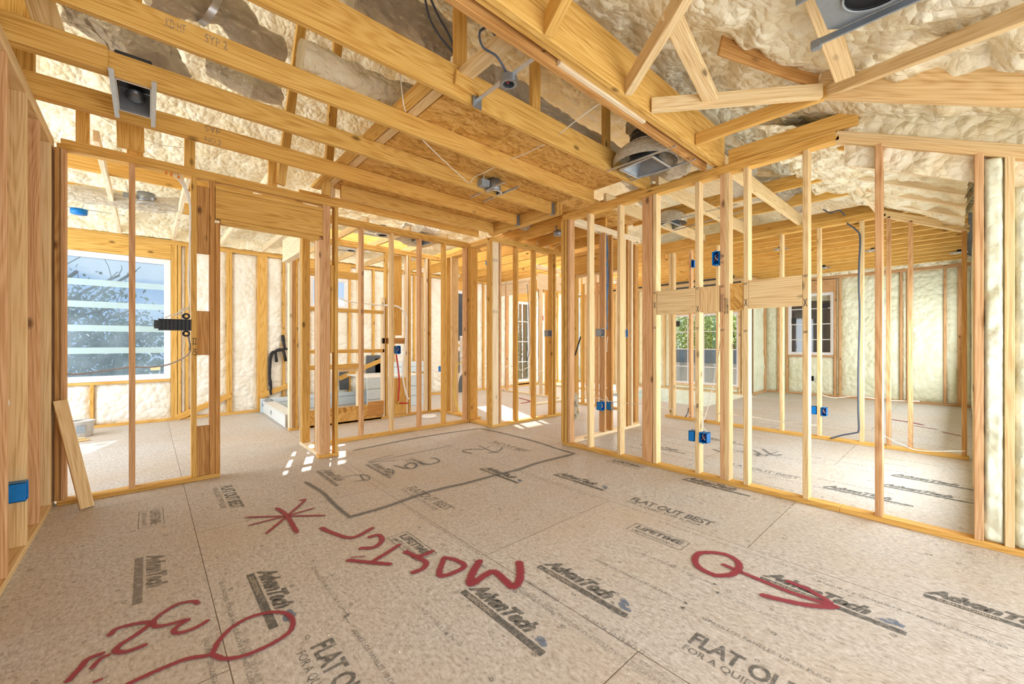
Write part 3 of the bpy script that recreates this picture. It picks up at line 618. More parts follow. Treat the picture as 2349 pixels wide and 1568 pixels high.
tb('board lying on the long wall plate under the foam', (XR+.04, 1.36, WT+.065), (XR+.04, .50, WT+.065), .04, .12, GOLD)
# exposed rafter edges in the middle room slope
for i, X in enumerate((4.1, 4.55, 5.0, 5.45, 5.9)):
    timber('rafter', 'rafter half buried in foam over the middle room slope, %s from the long wall' % ['first', 'second', 'third', 'fourth', 'fifth'][i], (X, .64, WT+.06), (X, -.04, WT+.06-.49*.68), .038, .14, [GOLD, WHITE, WHITE, WHITE, WHITE][i], 'rafter')

# ================================================================ ROOF FOAM
ce = far_wd
lumpy('spray_foam', (-2.4, -1.3, 2.99+.49*(-1.3-.57)+.03), (8.9, 0, 0), (0, 5.76, 5.76*.49), (0, .44, -.9), 264, 170, .16, FOAM, ce, sc=3.6, kind=1)
lumpy('spray_foam', (6.5, .75, 2.99+.49*(.75-.57)+.03), (5.3, 0, 0), (0, 3.71, 3.71*.49), (0, .44, -.9), 90, 70, .12, FOAM, ce, sc=3.6, kind=1)
lumpy('spray_foam', (-2.4, 4.46, 4.95), (14.2, 0, 0), (0, 4.05, -4.05*.49), (0, -.44, -.9), 260, 84, .14, FOAM, ce, sc=3.4, kind=1, seed=5)
# lower foam skin over the middle room slope
lumpy('spray_foam', (XR+.09, -.05, WT+.07-.49*.62), (XS-XR-.09, 0, 0), (0, 1.2, 1.2*.49), (0, .44, -.9), 110, 50, .12, FOAM, ce, sc=5, kind=1, seed=8)
lumpy('spray_foam', (XR+.10, -1.25, 1.62), (0, 1.83, .90), (0, 0, .58), (-1, 0, 0), 90, 30, .06, FOAM, ce, sc=5, kind=1, seed=2)
lumpy('spray_foam', (-2.3, 8.36, 2.83), (12.7, 0, 0), (0, -.05, .32), (0, -1, .2), 300, 8, .08, FOAM, ce, sc=6, kind=1, seed=3)
lumpy('spray_foam', (XF2+.0, -.1, WT-.02), (0, 3.5, 0), (-.03, 0, .4), (-1, 0, 0), 90, 9, .08, FOAM, ce, sc=6, kind=1, seed=6)
def slab(vs, m=GREY): mesh('roof_deck', vs, [(0, 1, 2, 3)], m, ce)
slab([(-2.5, -1.45, 2.2), (12, -1.45, 2.2), (12, 4.46, 5.12), (-2.5, 4.46, 5.12)]); slab([(-2.5, 8.8, 2.98), (12, 8.8, 2.98), (12, 4.46, 5.12), (-2.5, 4.46, 5.12)])
for X, s in ((11.75, -1), (-2.42, 1)):
    mesh('gable_wall', [(X, -1.3, 2.0), (X, 8.6, 2.6), (X, 8.6, 3.0), (X, 4.46, 5.1), (X, -1.3, 2.3)], [(0, 1, 2, 3, 4)], FOAM, ce)
mesh('gable_wall', [(11.76, -.2, 0), (11.76, 3.3, 0), (11.76, 3.3, 3), (11.76, -.2, 3)], [(0, 1, 2, 3)], GREY, ce)

# ================================================================ PRINT AND PAINT ON THE FLOOR
def text_mesh(name, text, o, u, v, w, h, m, parent, shear=0.0, bold=0.0, spacing=1.0):
    cu = bpy.data.curves.new('lettering', 'FONT'); cu.body = text; cu.size = 1; cu.shear = shear; cu.offset = bold; cu.resolution_u = 3; cu.space_character = spacing
    t = bpy.data.objects.new('lettering', cu); COL.objects.link(t); bpy.context.view_layer.update()
    me = bpy.data.meshes.new_from_object(t.evaluated_get(bpy.context.evaluated_depsgraph_get()))
    bpy.data.objects.remove(t); bpy.data.curves.remove(cu)
    xs = [q.co.x for q in me.vertices]; ys = [q.co.y for q in me.vertices]
    if not xs: return None
    x0, x1, y0, y1 = min(xs), max(xs), min(ys), max(ys); kx = w/(x1-x0); ky = h/(y1-y0) if h else kx
    o, u, v = Vector(o), Vector(u), Vector(v); off = Vector((0, 0, 0)); p = parent
    while p: off += p.location; p = p.parent
    for q in me.vertices: q.co = o+u*((q.co.x-x0)*kx)+v*((q.co.y-y0)*ky)-off
    me.materials.clear(); me.materials.append(m); ob = bpy.data.objects.new(name, me); link(ob, parent); return ob
DU, DV = (0, -1, 0), (1, 0, 0)
zc = [.0008]
def fl(text, x, y, w, h, m=INK, shear=0.0, bold=0.0, name='floor_lettering', flip=False, sp=1.0, par=None):
    zc[0] += .00001
    if flip: return text_mesh(name, text, (x, y, zc[0]), (0, 1, 0), (-1, 0, 0), w, h, m, floor, shear, bold, sp)
    return text_mesh(name, text, (x, y, zc[0]), DU, DV, w, h, m, par or floor, shear, bold, sp)
def quad(x0, x1, y0, y1, m, name='floor_print_bar', par=None):
    zc[0] += .00001; z = zc[0]; return mesh(name, [(x0, y0, z), (x1, y0, z), (x1, y1, z), (x0, y1, z)], [(0, 1, 2, 3)], m, par or floor)
SMUDGE = ink('blue_grey_smudge', (.22, .27, .36), .45); LITEINK = plain('bare_board_letter', (.52, .44, .35), .7)
def logo(x, y, m=INK, full=True):
    lg = fl('AdvanTech', x+.047, y-.0, .43, .085, m, .45, .065, sp=.95)
    quad(x, x+.036, y-.55, y, m, par=lg)
    if full:
        fl('SUBFLOORING', x+.008, y-.045, .19, .02, LITEINK, 0, .01, par=lg)
        fl('®', x+.045, y-.445, .018, .018, m, par=lg); b = [(.0, .01), (.028, .0), (.035, .022), (.01, .035)]
        for k in range(5):
            a = random.random()*6; cx_, cy_ = x+.075+random.uniform(-.02, .03), y-.50+random.uniform(-.03, .025); r = random.uniform(.008, .018)
            zc[0] += .00001; mesh('floor_ink_smudge', [(cx_+r*math.cos(a+i*1.05)*random.uniform(.6, 1.3), cy_+1.5*r*math.sin(a+i*1.05), zc[0]) for i in range(6)], [(0, 1, 2, 3, 4, 5)], SMUDGE, lg)
for x, y, m in ((1.14, 1.655, INK), (1.58, 1.56, INK), (2.36, .71, INK), (2.79, .13, INK), (.385, 2.53, INK), (-.055, 3.14, INKF), (2.39, 3.15, INK), (2.80, 2.55, INK), (3.56, 1.69, INK),
                (1.19, 4.13, INKF), (1.62, 4.02, INKF), (4.25, .80, INK), (4.67, .48, INK), (5.1, .45, INK), (4.4, 2.6, INKF), (5.3, 2.3, INKF)): logo(x, y, m, m is INK and x < 3)
def fob(x, y, m=INK, w=.61):
    fl('FLAT OUT BEST', x+.045, y, w, .088, m, 0, .03, sp=.95); fl('TM', x+.11, y-w-.012, .02, .015, m)
    fl('FOR A QUIET, STIFF FLOOR', x-.012, y-.0, w*.92, .040, m, 0, .005)
fob(2.75, 1.74); fob(1.60, .755); fob(.44, 1.755); fob(1.57, 3.14, INKF); fob(.41, 4.22, INK); fob(3.1, 3.9, INKF); fob(4.3, 1.6, INKF); fob(4.9, 1.9, INKF, .5)
def life(x, y, m=INK, w=.37, h=.135):
    fl('LIFETIME', x+.062, y-.03, w-.06, .055, m, 0, .045); fl('LIMITED WARRANTY', x+.018, y-.03, w-.06, .026, m, 0, .005)
    t = .005; zc[0] += .00001; z = zc[0]; a, b, c, d = x, x+h, y-w, y
    mesh('floor_print_frame', [(a, c, z), (b, c, z), (b, d, z), (a, d, z), (a+t, c+t, z), (b-t, c+t, z), (b-t, d-t, z), (a+t, d-t, z)], [(0, 1, 5, 4), (1, 2, 6, 5), (2, 3, 7, 6), (3, 0, 4, 7)], m, floor)
life(2.34, 1.485); life(1.12, 2.42); life(3.53, 2.47); life(-.05, 3.99, INKF); life(1.98, 3.95, INKF)
SM = (("SEPARE LOS PANELES 1/8\" DE PULG", 1.875, 1.40, .46, .020), ("SPACE PANELS 1/8 INCH", 2.13, 1.25, .34, .016), ("SEPARE LOS PANELES 1/8 DE PULG", 1.83, .78, .46, .020), ("SPACE PANELS 1/8 INCH", 2.07, .72, .34, .015),
      ("01-02-26 10:39 BO D", 1.445, 1.14, .30, .022), ("REFERENCE CODE", 1.40, .83, .22, .018), ("CIERRE LA ABERTURA", 1.44, 1.50, .22, .020),
      ("SEPARE LOS PANELES 1/8 DE PULG", .66, 2.38, .47, .019), ("SEPARE LOS PANELES 1/8 DE PULG", .645, 1.74, .46, .019), ("SELF SPACING TONGUE AND GROOVE DO NOT CLOSE GAP", 2.60, 1.40, .95, .018),
      ("RANURA Y LENGUETA AUTOSEPARADORAS", 2.56, .50, .62, .018), ("SELF SPACING TONGUE AND GROOVE DO NOT CLOSE GAP", 1.42, 2.85, 1.0, .018), ("RANURA Y LENGUETA AUTOSEPARADORAS", 1.36, 1.85, .62, .017),
      ("SPACE PANELS 1/8 INCH", .93, 1.70, .34, .016), ("SELF SPACING TONGUE AND GROOVE DO NOT CLOSE GAP", .27, 2.55, .95, .018), ("01-02-26 10:39 BO D", .29, 1.98, .32, .020), ("ENDURA Y LENGUETA AUTOSEPARADORAS", .17, 2.1, .6, .018),
      ("SPACE PANELS 1/8 INCH", 3.2, 1.6, .34, .016), ("SELF SPACING TONGUE AND GROOVE DO NOT CLOSE GAP", 2.62, 2.9, .95, .018), ("SELF SPACING TONGUE AND GROOVE DO NOT CLOSE GAP", 1.50, 4.2, .95, .018))
for i in range(26):
    xx = 3.95+i*.27; tx = ("SELF SPACING TONGUE AND GROOVE DO NOT CLOSE GAP", "SEPARE LOS PANELES 1/8 DE PULG", "SPACE PANELS 1/8 INCH", "RANURA Y LENGUETA AUTOSEPARADORAS")[i % 4]
    for yy in (3.0-.37*(i % 3), 1.5-.31*(i % 4)): fl(tx, xx, yy, .5+.4*(i % 2), .03, INKF)
for i, (t, x, y, w, h) in enumerate(SM): fl(t, x, y, w, h, INK if i % 2 == 0 else INKF)
fl('CIERRE LA ABERTURA', 1.40, 1.24, .25, .022, INKF, flip=True); fl('Y LENGUETA AUTOSEPARADORAS', 1.385, .70, .52, .022, INKF, flip=True); fl('CIERRE LA ABERTURA', .22, 1.4, .25, .018, INKF, flip=True)
def arrow(x, y, d, m=INK):
    quad(x-.0015, x+.0015, min(y, y-d*.06), max(y, y-d*.06), m, 'floor_print_arrow'); zc[0] += .00001
    mesh('floor_print_arrow', [(x-.012, y-d*.05, zc[0]), (x+.012, y-d*.05, zc[0]), (x, y-d*.07, zc[0])], [(0, 1, 2) if d < 0 else (0, 2, 1)], m, floor)
arrow(1.885, .93, 1); arrow(1.84, .81, -1); arrow(2.14, .90, 1); arrow(2.08, .75, -1); arrow(.67, 1.91, 1); arrow(.655, 1.79, -1)
def nailmark(x, y, r, n, m=INK):
    zc[0] += .000002; a0 = random.random()*3; vs = []; s = random.uniform(.9, 1.5)
    for q in (r, r*.62): vs += [(x+q*math.cos(a0+6.283*i/n), y+q*s*math.sin(a0+6.283*i/n), zc[0]) for i in range(n)]
    return vs, [(i, (i+1) % n, n+(i+1) % n, n+i) for i in range(n)]
vs, fs = [], []
for i in range(24):
    for j in range(26):
        x, y = -.5+.203*i+random.uniform(-.03, .03), -.6+.19*j+random.uniform(-.05, .05)
        if random.random() < .38: continue
        a, b_ = nailmark(x, y, random.uniform(.006, .0115), random.choice((4, 4, 8, 10))); fs += [tuple(k+len(vs) for k in f_) for f_ in b_]; vs += a
tag(mesh('nail_spot_print', vs, fs, INK, floor), kind='stuff')
vs, fs = [], []
for i in range(1500):   # foam crumbs and sawdust on the boards
    x, y = random.uniform(-.4, 3.6), random.uniform(-.3, 4.5)
    if random.random() < .55: x = 3.69-abs(random.gauss(0, .35)); y = random.uniform(-.4, 2.2)
    r = random.uniform(.0012, .0035); z = .0012; n = len(vs)
    vs += [(x-r, y-r*.6, z), (x+r, y-r, z), (x+r*.7, y+r, z), (x-r*.8, y+r*.8, z), (x, y, z+r)]; fs += [(n, n+1, n+4), (n+1, n+2, n+4), (n+2, n+3, n+4), (n+3, n, n+4)]
tag(mesh('foam_crumbs', vs, fs, FOAM), 'pale foam crumbs and sawdust scattered on the floor by the long wall', 'crumbs', kind='stuff')

def ribbon(name, pts, w, m, parent=None, z=.0016, n=8, taper=False):
    P = smooth_path([(*onZ(px, py, 0)[:2], z) for px, py in pts], n); vs, fs, uv = [], [], []
    for i, p in enumerate(P):
        t = (P[min(i+1, len(P)-1)]-P[max(0, i-1)]).normalized(); s = Vector((-t.y, t.x, 0)); k = w/2
        if i == 0 or i == len(P)-1: k *= .5
        vs += [p-s*k, p+s*k]; uv += [(i*.1, 0), (i*.1, 1)]
    zc[0] += .00002
    for i, q in enumerate(vs): q.z = zc[0]+.0006+i*1.5e-6
    for i in range(len(P)-1): fs.append((2*i, 2*i+2, 2*i+3, 2*i+1) if False else (2*i+1, 2*i, 2*i+2, 2*i+3))
    return mesh(name, vs, fs, m, parent or floor, uv=uv)
def px1(l, o=(0, 1100), s=1.9575): return [(o[0]+a/s, o[1]+b/s) for a, b in l]
A_ = lambda l: [(100+a/3.213, 1080+b/3.213) for a, b in l]; B_ = lambda l: [(1000+a/3.356, 1150+b/3.356) for a, b in l]; C_ = lambda l: [(1550+a/2.94, 1230+b/2.94) for a, b in l]
reds = [(A_([(1485, 343), (1800, 335), (2080, 330)]), .026), (A_([(1505, 405), (1780, 335), (2000, 275)]), .024), (A_([(1635, 468), (1800, 330), (1925, 218), (1880, 220)]), .024), (A_([(1715, 272), (1790, 330), (1870, 460)]), .035),
  (px1([(1440, 215), (1480, 235), (1580, 262), (1680, 215)]), .036), (px1([(1610, 310), (1680, 305), (1715, 275), (1700, 250), (1650, 262)]), .036), (px1([(1555, 362), (1650, 372), (1762, 382)]), .036), (px1([(1575, 350), (1640, 346)]), .02), (px1([(1655, 380), (1730, 335), (1800, 290)]), .032),
  (px1([(1950, 320), (1880, 345), (1820, 325), (1830, 330)]), .035), (px1([(1850, 342), (1910, 370), (1900, 400), (1845, 422)]), .036), (px1([(1985, 350), (2040, 360), (2085, 385), (2060, 410), (1975, 432), (1995, 350)]), .036),
  (B_([(345, 450), (280, 560), (270, 640), (380, 570), (450, 545), (520, 600), (590, 660), (640, 620), (650, 540), (640, 460)]), .047),
  (C_([(250, 262), (160, 215), (130, 160), (160, 118), (250, 112), (350, 130), (420, 175), (425, 225), (370, 262), (280, 268), (245, 258)]), .040), (C_([(310, 188), (420, 235), (600, 310), (800, 390), (1050, 468), (1085, 480)]), .033), (C_([(740, 300), (900, 365), (1060, 460)]), .035), (C_([(565, 395), (750, 440), (900, 468), (1080, 482)]), .040),
  (A_([(1145, 985), (1100, 965), (980, 990), (840, 1080), (810, 1130), (860, 1150), (1060, 1100), (1000, 1140), (960, 1180), (990, 1200), (1100, 1170), (1225, 1100)]), .024),
  (A_([(475, 1225), (560, 1160), (780, 1120), (700, 1200), (560, 1290), (535, 1335), (620, 1335), (770, 1280)]), .026), (A_([(165, 1568), (260, 1470), (330, 1390), (455, 1345)]), .026), (A_([(345, 1470), (420, 1390), (495, 1355)]), .020),
  (A_([(600, 1600), (640, 1568), (900, 1450), (1060, 1390), (1230, 1355), (1290, 1260), (1400, 1150), (1560, 1070), (1740, 1045), (1830, 1090), (1820, 1180), (1700, 1270), (1500, 1360), (1340, 1390), (1240, 1360)]), .024), (A_([(360, 1568), (440, 1535)]), .03)]
for p, w in reds: ribbon('red_spray_stroke', p, w*1.22, SPRAYR)
G_ = lambda l: [(780+a/3.789, 960+b/3.789) for a, b in l]
for p, w in ((G_([(60, 862), (200, 825), (420, 760), (700, 660), (900, 605), (1100, 560), (1320, 500), (1560, 440), (1720, 385), (2045, 305)]), .07), (G_([(2045, 305), (1900, 265), (1700, 200), (1450, 135), (1220, 85)]), .06), (G_([(1220, 85), (900, 130), (600, 180), (350, 230), (110, 278)]), .06),
             ([(800, 1185), (765, 1155), (740, 1130), (700, 1105)], .055), (G_([(240, 385), (500, 330), (980, 232)]), .022), (G_([(240, 380), (340, 345), (470, 315)]), .022), (G_([(250, 385), (380, 372), (515, 362)]), .022),
             (G_([(465, 405), (560, 430), (640, 430), (665, 400), (620, 385), (565, 410), (600, 435)]), .045), (G_([(665, 370), (760, 398), (860, 375), (830, 345), (780, 345)]), .04), (G_([(1150, 303), (1080, 290), (1075, 275), (1150, 265), (1250, 268)]), .038), (G_([(1250, 265), (1330, 235)]), .035), (G_([(1200, 235), (1320, 285), (1380, 300)]), .03), (G_([(1285, 300), (1380, 280), (1415, 248)]), .035),
             (G_([(400, 440), (460, 450), (450, 490), (390, 480)]), .03), (G_([(120, 545), (250, 530), (240, 500), (180, 490), (210, 540)]), .025), (G_([(0, 520), (100, 495), (210, 490)]), .02),
             ([(1830-160, 1032), (1655, 1036), (1635, 1030)], .05), ([(1737, 1046), (1742, 1040), (1728, 1033)], .05), ([(1750, 1030), (1772, 1043), (1795, 1043)], .05), ([(1755, 1045), (1785, 1036)], .05)):
    ribbon('grey_spray_stroke', p, w, SPRAYG)
for p in ([(2045, 962), (2085, 968), (2120, 975)], [(2090, 975), (2150, 985)], [(2160, 990), (2205, 1000)], [(1190, 912), (1215, 920), (1195, 925)]): ribbon('red_spray_stroke', p, .07, SPRAYR)

# carpenter marks on the studs of the long wall
def rmark(text, px, py, w, h, m=MARK, X=XR-.0015, par=None): p = onX(px, py, X); return text_mesh('carpenter_mark', text, p, (0, -1, 0), (0, 0, 1), w, h, m, par or R)
for px_, py_ in ((1499, 707), (1597, 716), (1707, 702), (1842.5, 703)): rmark('X', px_, py_, .026, .06)
for px_, py_ in ((1499, 671), (1499, 750), (1596, 661), (1596, 752), (1706, 650), (1706, 758), (1653, 656), (1653, 756), (1842.5, 632), (1842.5, 760)): rmark('-', px_, py_, .03, .004); rmark('-', px_, py_+3, .024, .004)
rmark('+1', 1654, 606, .02, .03); rmark('SW', 1653, 592, .028, .03); rmark('/////', 1651.5, 716, .03, .16); rmark('3/16', 1662, 720, .03, .14); rmark('#', 1597, 936, .02, .05)
def amark(text, px, py, w, h, m=MARK, Y=YA-.0015, par=None): p = onY(px, py, Y); return text_mesh('carpenter_mark', text, p, (1, 0, 0), (0, 0, 1), w, h, m, par or A)
amark('32', 441, 790, .03, .06); amark('/5', 441, 815, .03, .06); amark('Entry', 1085, 925, .04, .04, Y=YB-.0015, par=B)
for y in (600, 718):
    for X0, par, Y in ((1131, Cw, YA-.004), ): amark('||||', X0, y, .08, .05, INK, Y, par)
def jmark(text, px, py, Y, w=.12, h=.05, par=None):   # lumber stamps on the joist faces
    p = onY(px, py, Y-.0015); o = text_mesh('lumber_stamp', text, p, (1, 0, 0), (0, 0, 1), w, h, INKF, par); return o
jo = {round(o.location.y-.019, 3): o for o in COL.objects if o.name.startswith('ceiling_joist')}
def jstamp(text, px, py, Y, w=.10, h=.045):
    o = [q for q in COL.objects if q.name.startswith('ceiling_joist') and abs(q.location.y-.019-Y) < .02 and q.location.x < 3.3][0]
    p = onY(px, py, Y-.002); cu = text_mesh('lumber_stamp', text, (0, 0, 0), (1, 0, 0), (0, 1, 0), w, h, INKF, None)
    for v in cu.data.vertices: q = p+Vector((v.co.x, 0, v.co.y)); v.co = o.matrix_basis.inverted() @ q
    cu.parent = o
jstamp('SYP 2', 470, 95, 2.72); jstamp('KD-HT', 380, 60, 2.72, .08); jstamp('NO.2', 470, 325, 3.90); jstamp('SYP', 470, 300, 3.90)

# ================================================================ BOXES, CABLES, DUCTS, LOOSE THINGS
def ebox(label, x0, x1, y0, y1, z0, z1, open_, m=BLUE, wires=True, group=None, name='electrical_box'):
    """five sided box, open toward open_ ('-x','-y','+x', '-z')"""
    r = empty(name, ((x0+x1)/2, (y0+y1)/2, z0), label, 'electrical box', group); t = .003
    P = {'-x': (x0, x0+t, y0, y1, z0, z1), '+x': (x1-t, x1, y0, y1, z0, z1), '-y': (x0, x1, y0, y0+t, z0, z1), '+y': (x0, x1, y1-t, y1, z0, z1), '-z': (x0, x1, y0, y1, z0, z0+t), '+z': (x0, x1, y0, y1, z1-t, z1)}
    vs, fs = [], []
    for k, (a, b, c, d, e, f_) in P.items():
        if k == open_: continue
        n = len(vs); vs += [(i, j, l) for i in (a, b) for j in (c, d) for l in (e, f_)]
        fs += [tuple(n+q for q in face) for face in ((0, 1, 3, 2), (4, 6, 7, 5), (0, 4, 5, 1), (2, 3, 7, 6), (0, 2, 6, 4), (1, 5, 7, 3))]
    bd = mesh('box_body', vs, fs, m, r)
    if open_ in ('-x', '-y'):
        for dz in (.004, -.010): box('screw_tab', (x0+x1)/2-.01 if open_ == '-y' else x0-.002, (x0+x1)/2+.01 if open_ == '-y' else x0+.004, (y0+y1)/2-.008 if open_ == '-x' else y0-.002, (y0+y1)/2+.008 if open_ == '-x' else y0+.004, (z1-.004 if dz > 0 else z0-.008), (z1+.008 if dz > 0 else z0+.004), m, bd)
    if wires:
        cx_, cy_, cz = (x0+x1)/2, (y0+y1)/2, (z0+z1)/2
        for k, mm in enumerate((WIREW, BLACK, COPPER)):
            s = (k-1)*.012
            if open_ == '-x': tube('wire', [(cx_+.02, cy_+s, z1-.005), (x0+.02, cy_-s, cz+.02), (x0+.01, cy_+s*1.5, cz-.02), (x0+.025, cy_-s, cz+.005)], .0025, mm, bd, 6)
            elif open_ == '-y': tube('wire', [(cx_+s, cy_+.02, z1-.005), (cx_-s, y0+.02, cz+.02), (cx_+s*1.5, y0+.01, cz-.02), (cx_-s, y0+.025, cz+.005)], .0025, mm, bd, 6)
    return r
ebox('blue outlet box low on the left wall beside the camera', -.61, -.522, 3.60, 3.673, .318, .425, '+x', wires=False)
def rbox(label, X, pa, pb, yt, yb, open_='-x', m=BLUE, dep=.075, g=None, w=True):
    a, b = onX(pa, yt, X), onX(pb, yb, X); return ebox(label, X-.006, X+dep, b.y, a.y, b.z, a.z, open_, m, w, g)
def ybox(label, Y, pa, pb, yt, yb, open_='-y', m=BLUE, dep=.075, g=None, w=True):
    a, b = onY(pa, yt, Y), onY(pb, yb, Y); return ebox(label, a.x, b.x, Y-.006, Y+dep, b.z, a.z, open_, m, w, g)
rbox('closed blue box low on the long wall, back turned, left of its stud', XR, 1580, 1593, 987, 1012, '+x', w=False)
rbox('open blue outlet box low on the long wall, right of its stud, wires curled inside', XR, 1604, 1622, 991, 1017)
rbox('open blue switch box high on the long wall beside the doubled stud', XR, 1634, 1650, 578, 606)
rbox('small blue box high on the second wall, seen left of a stud', XS, 1586, 1592, 597, 612, w=False)
rbox('closed blue box low on the second wall, left of its stud', XS, 1861.5, 1872.5, 931, 950, '+x', w=False)
rbox('open blue outlet box low on the second wall, right of its stud', XS, 1883.5, 1896, 934, 954)
rbox('small black outlet box in the foam under the far gridded window', XF2-.06, 1861, 1866, 862, 873, m=BLACK, dep=.04, w=False)
ybox('blue outlet box low on the side partition, cable running into it', 3.19, 1379, 1386.5, 922, 940)
ybox('blue double outlet box tucked behind an orange stud of the side partition', 3.19, 1399.5, 1406, 923, 939, w=False)
ybox('narrow blue box at waist height on the side partition', 3.19, 1434, 1439.5, 756, 772, w=False)
ybox('grey metal box under the hanging blue cables', 3.19, 1377, 1386.4, 754, 771, m=GREYP)
ybox('grey switch box on the sunlit wall fed by the white cable bundle', YA, 1256, 1265.5, 757, 771, m=GREYP)
ybox('blue box between the bathroom wall studs above the red pipe', YB, 908.5, 919, 793, 811)
ybox('little blue box on the golden board closing the bathroom', YB+.35, 1011.5, 1017, 840, 852, w=False)
ebox('blue ceiling box seen high through the sunlit wall', *(lambda p: (p.x-.05, p.x+.03, p.y-.04, p.y+.04, 2.62, 2.70))(onZ(1122, 603, 2.66)), '-z', wires=False)

# octagonal box on its slide bar
p = onZ(1170, 190, 2.77)
oc = empty('ceiling_box', (1.59, p.y, 2.76), 'grey octagonal light box on a steel slide bar between the big beam and first joist', 'electrical box')
ring_shape('box_body', (1.59, p.y, 2.755), (0, 0, 1), [(.035, .0), (.052, 0), (.052, .045), (0, .045)], DSTEEL, oc, 8).data.polygons.foreach_set('use_smooth', [False]*24)
beam('slide_bar', (1.59, 1.52, 2.803), (1.59, 2.12, 2.803), .022, .008, STEEL, oc); beam('slide_bar', (1.605, 1.52, 2.811), (1.605, 2.12, 2.811), .006, .02, STEEL, oc)
box('bracket', 1.555, 1.625, 2.106, 2.110, 2.745, 2.83, DSTEEL, oc)
for k in range(4): tube('wire', [(1.57+.012*k, p.y-.01, 2.80), (1.575+.01*k, p.y+.02*(k-1.5), 2.77), (1.60-.01*k, p.y+.01, 2.775)], .003, COPPER if k < 3 else BLACK, oc, 6)
def cable(label, pts, r, m, cat='cable', sm=6, name='cable', group=None): return tag(tube(name, pts, r, m, None, 6, sm), label, cat, group)
def zpts(*a): return [onZ(x, y, z) for x, y, z in a]
cable('dark cable looping from the octagonal box up to the foam', zpts((1165, 172, 2.81), (1140, 130, 2.86), (1108, 108, 2.9), (1100, 75, 2.95), (1118, 60, 3.0)), .007, WIREG)
cable('dark cable arcing from the foam to the big beam', zpts((1120, 60, 3.0), (1140, 85, 2.95), (1165, 96, 2.92), (1186, 88, 2.9)), .006, WIREG)
cable('black cable dropping behind the first joist, left one', [onY(972, -20, 2.6), onY(985, 40, 2.6), onY(1010, 85, 2.55), onY(1042, 122, 2.5)], .009, WIREG)
cable('black cable dropping behind the first joist, right one', [onY(985, -10, 2.6), onY(1005, 35, 2.6), onY(1030, 80, 2.55), onY(1046, 120, 2.5)], .009, WIREG)

# recessed can light between joists
def can(label, X, Y, Z=2.775, r=.075, jb=True, bars=.36, axis='Y', h=.14, along=.07):
    c = empty('recessed_light', (X, Y, Z), label, 'recessed light')
    ring_shape('trim_ring', (X, Y, Z), (0, 0, 1), [(r*.8, .004), (r*.82, 0), (r*1.12, 0), (r*1.12, .008), (r*.95, .02)], STEEL, c)
    ring_shape('housing_can', (X, Y, Z), (0, 0, 1), [(r*.78, .004), (r*.95, .008), (r*.95, h), (0, h)], DSTEEL, c)
    ring_shape('lamp_socket', (X, Y, Z+.03), (0, 0, 1), [(0, 0), (r*.5, .005), (r*.6, .03), (0, .06)], BLACK, c, 14)
    for s in (-1, 1):
        if axis == 'Y': beam('hanger_bar', (X+s*r*1.2, Y-bars*.5, Z+.012), (X+s*r*1.2, Y+bars*.5, Z+.012), .012, .018, STEEL, c)
        else: beam('hanger_bar', (X-bars*.5, Y+s*r*1.2, Z+.012), (X+bars*.5, Y+s*r*1.2, Z+.012), .012, .018, STEEL, c)
    if jb: box('junction_box', X-r-.11, X-r-.01, Y-.04, Y+.05, Z+.03, Z+.10, GREYP, c); tube('wire_whip', [(X-r-.06, Y, Z+.10), (X-r-.08, Y-.04, Z+.17), (X-r-.0, Y-.02, Z+.18), (X-.02, Y, Z+h)], .005, WIREW, c, 6)
    return c
pc = onZ(1133, 443, 2.775); can('recessed light hung under the pressed board between the third and second joists', pc.x, pc.y, bars=.56)
pc = onZ(335, 470, 2.88); can('recessed light seen through the left wall under the foam roof', pc.x, pc.y, 2.88, .09, axis='X', bars=.62)
pc = onZ(877, 540, 2.79); can('recessed light over the bathroom, the nearer one', pc.x, pc.y, 2.79, .08, axis='X', bars=.6)
pc = onZ(805, 575, 2.82); can('recessed light over the shower, the farther one', pc.x, pc.y, 2.82, .08, axis='X', bars=.6)
for px_, py_, lb in ((1790, 572, 'recessed light among the far room joists, left one'), (2002, 575, 'recessed light among the far room joists, dark one'), (2200, 580, 'recessed light among the far room joists by the right wall'), (1890, 615, 'recessed light among the far room joists, lowest in view')):
    pc = onZ(px_, py_, 2.74); can(lb, pc.x, pc.y, 2.735, .05, jb=False, bars=.2, h=.03)

# metal register frame with straps, top left
rg = empty('register_frame', (-.07, 3.55, 2.76), 'steel vent register frame held by two bright metal straps, top left between joists', 'vent')
for X in (-.155, .028): box('strap', X-.012, X+.012, 3.19, 3.86, 2.762, 2.767, VINYL if False else STEEL, rg)
for a in ((-.143, .016, 3.30, 3.315), (-.143, .016, 3.73, 3.745)): box('frame_rail', *a, 2.769, 2.79, STEEL, rg)
for a in (-.143, .010): box('frame_rail', a, a+.006, 3.316, 3.729, 2.769, 2.79, STEEL, rg)
box('duct_liner', -.143, .016, 3.30, 3.745, 2.93, 2.935, BLACK, rg); box('duct_liner', -.147, -.144, 3.30, 3.745, 2.791, 2.93, BLACK, rg); box('duct_liner', .0165, .02, 3.30, 3.745, 2.791, 2.93, BLACK, rg)
box('duct_liner', -.143, .016, 3.746, 3.75, 2.791, 2.93, STEEL, rg); ring_shape('damper_disc', (-.06, 3.66, 2.86), (0, -.5, -1), [(0, 0), (.05, 0), (.052, .004), (0, .005)], DSTEEL, rg, 20)

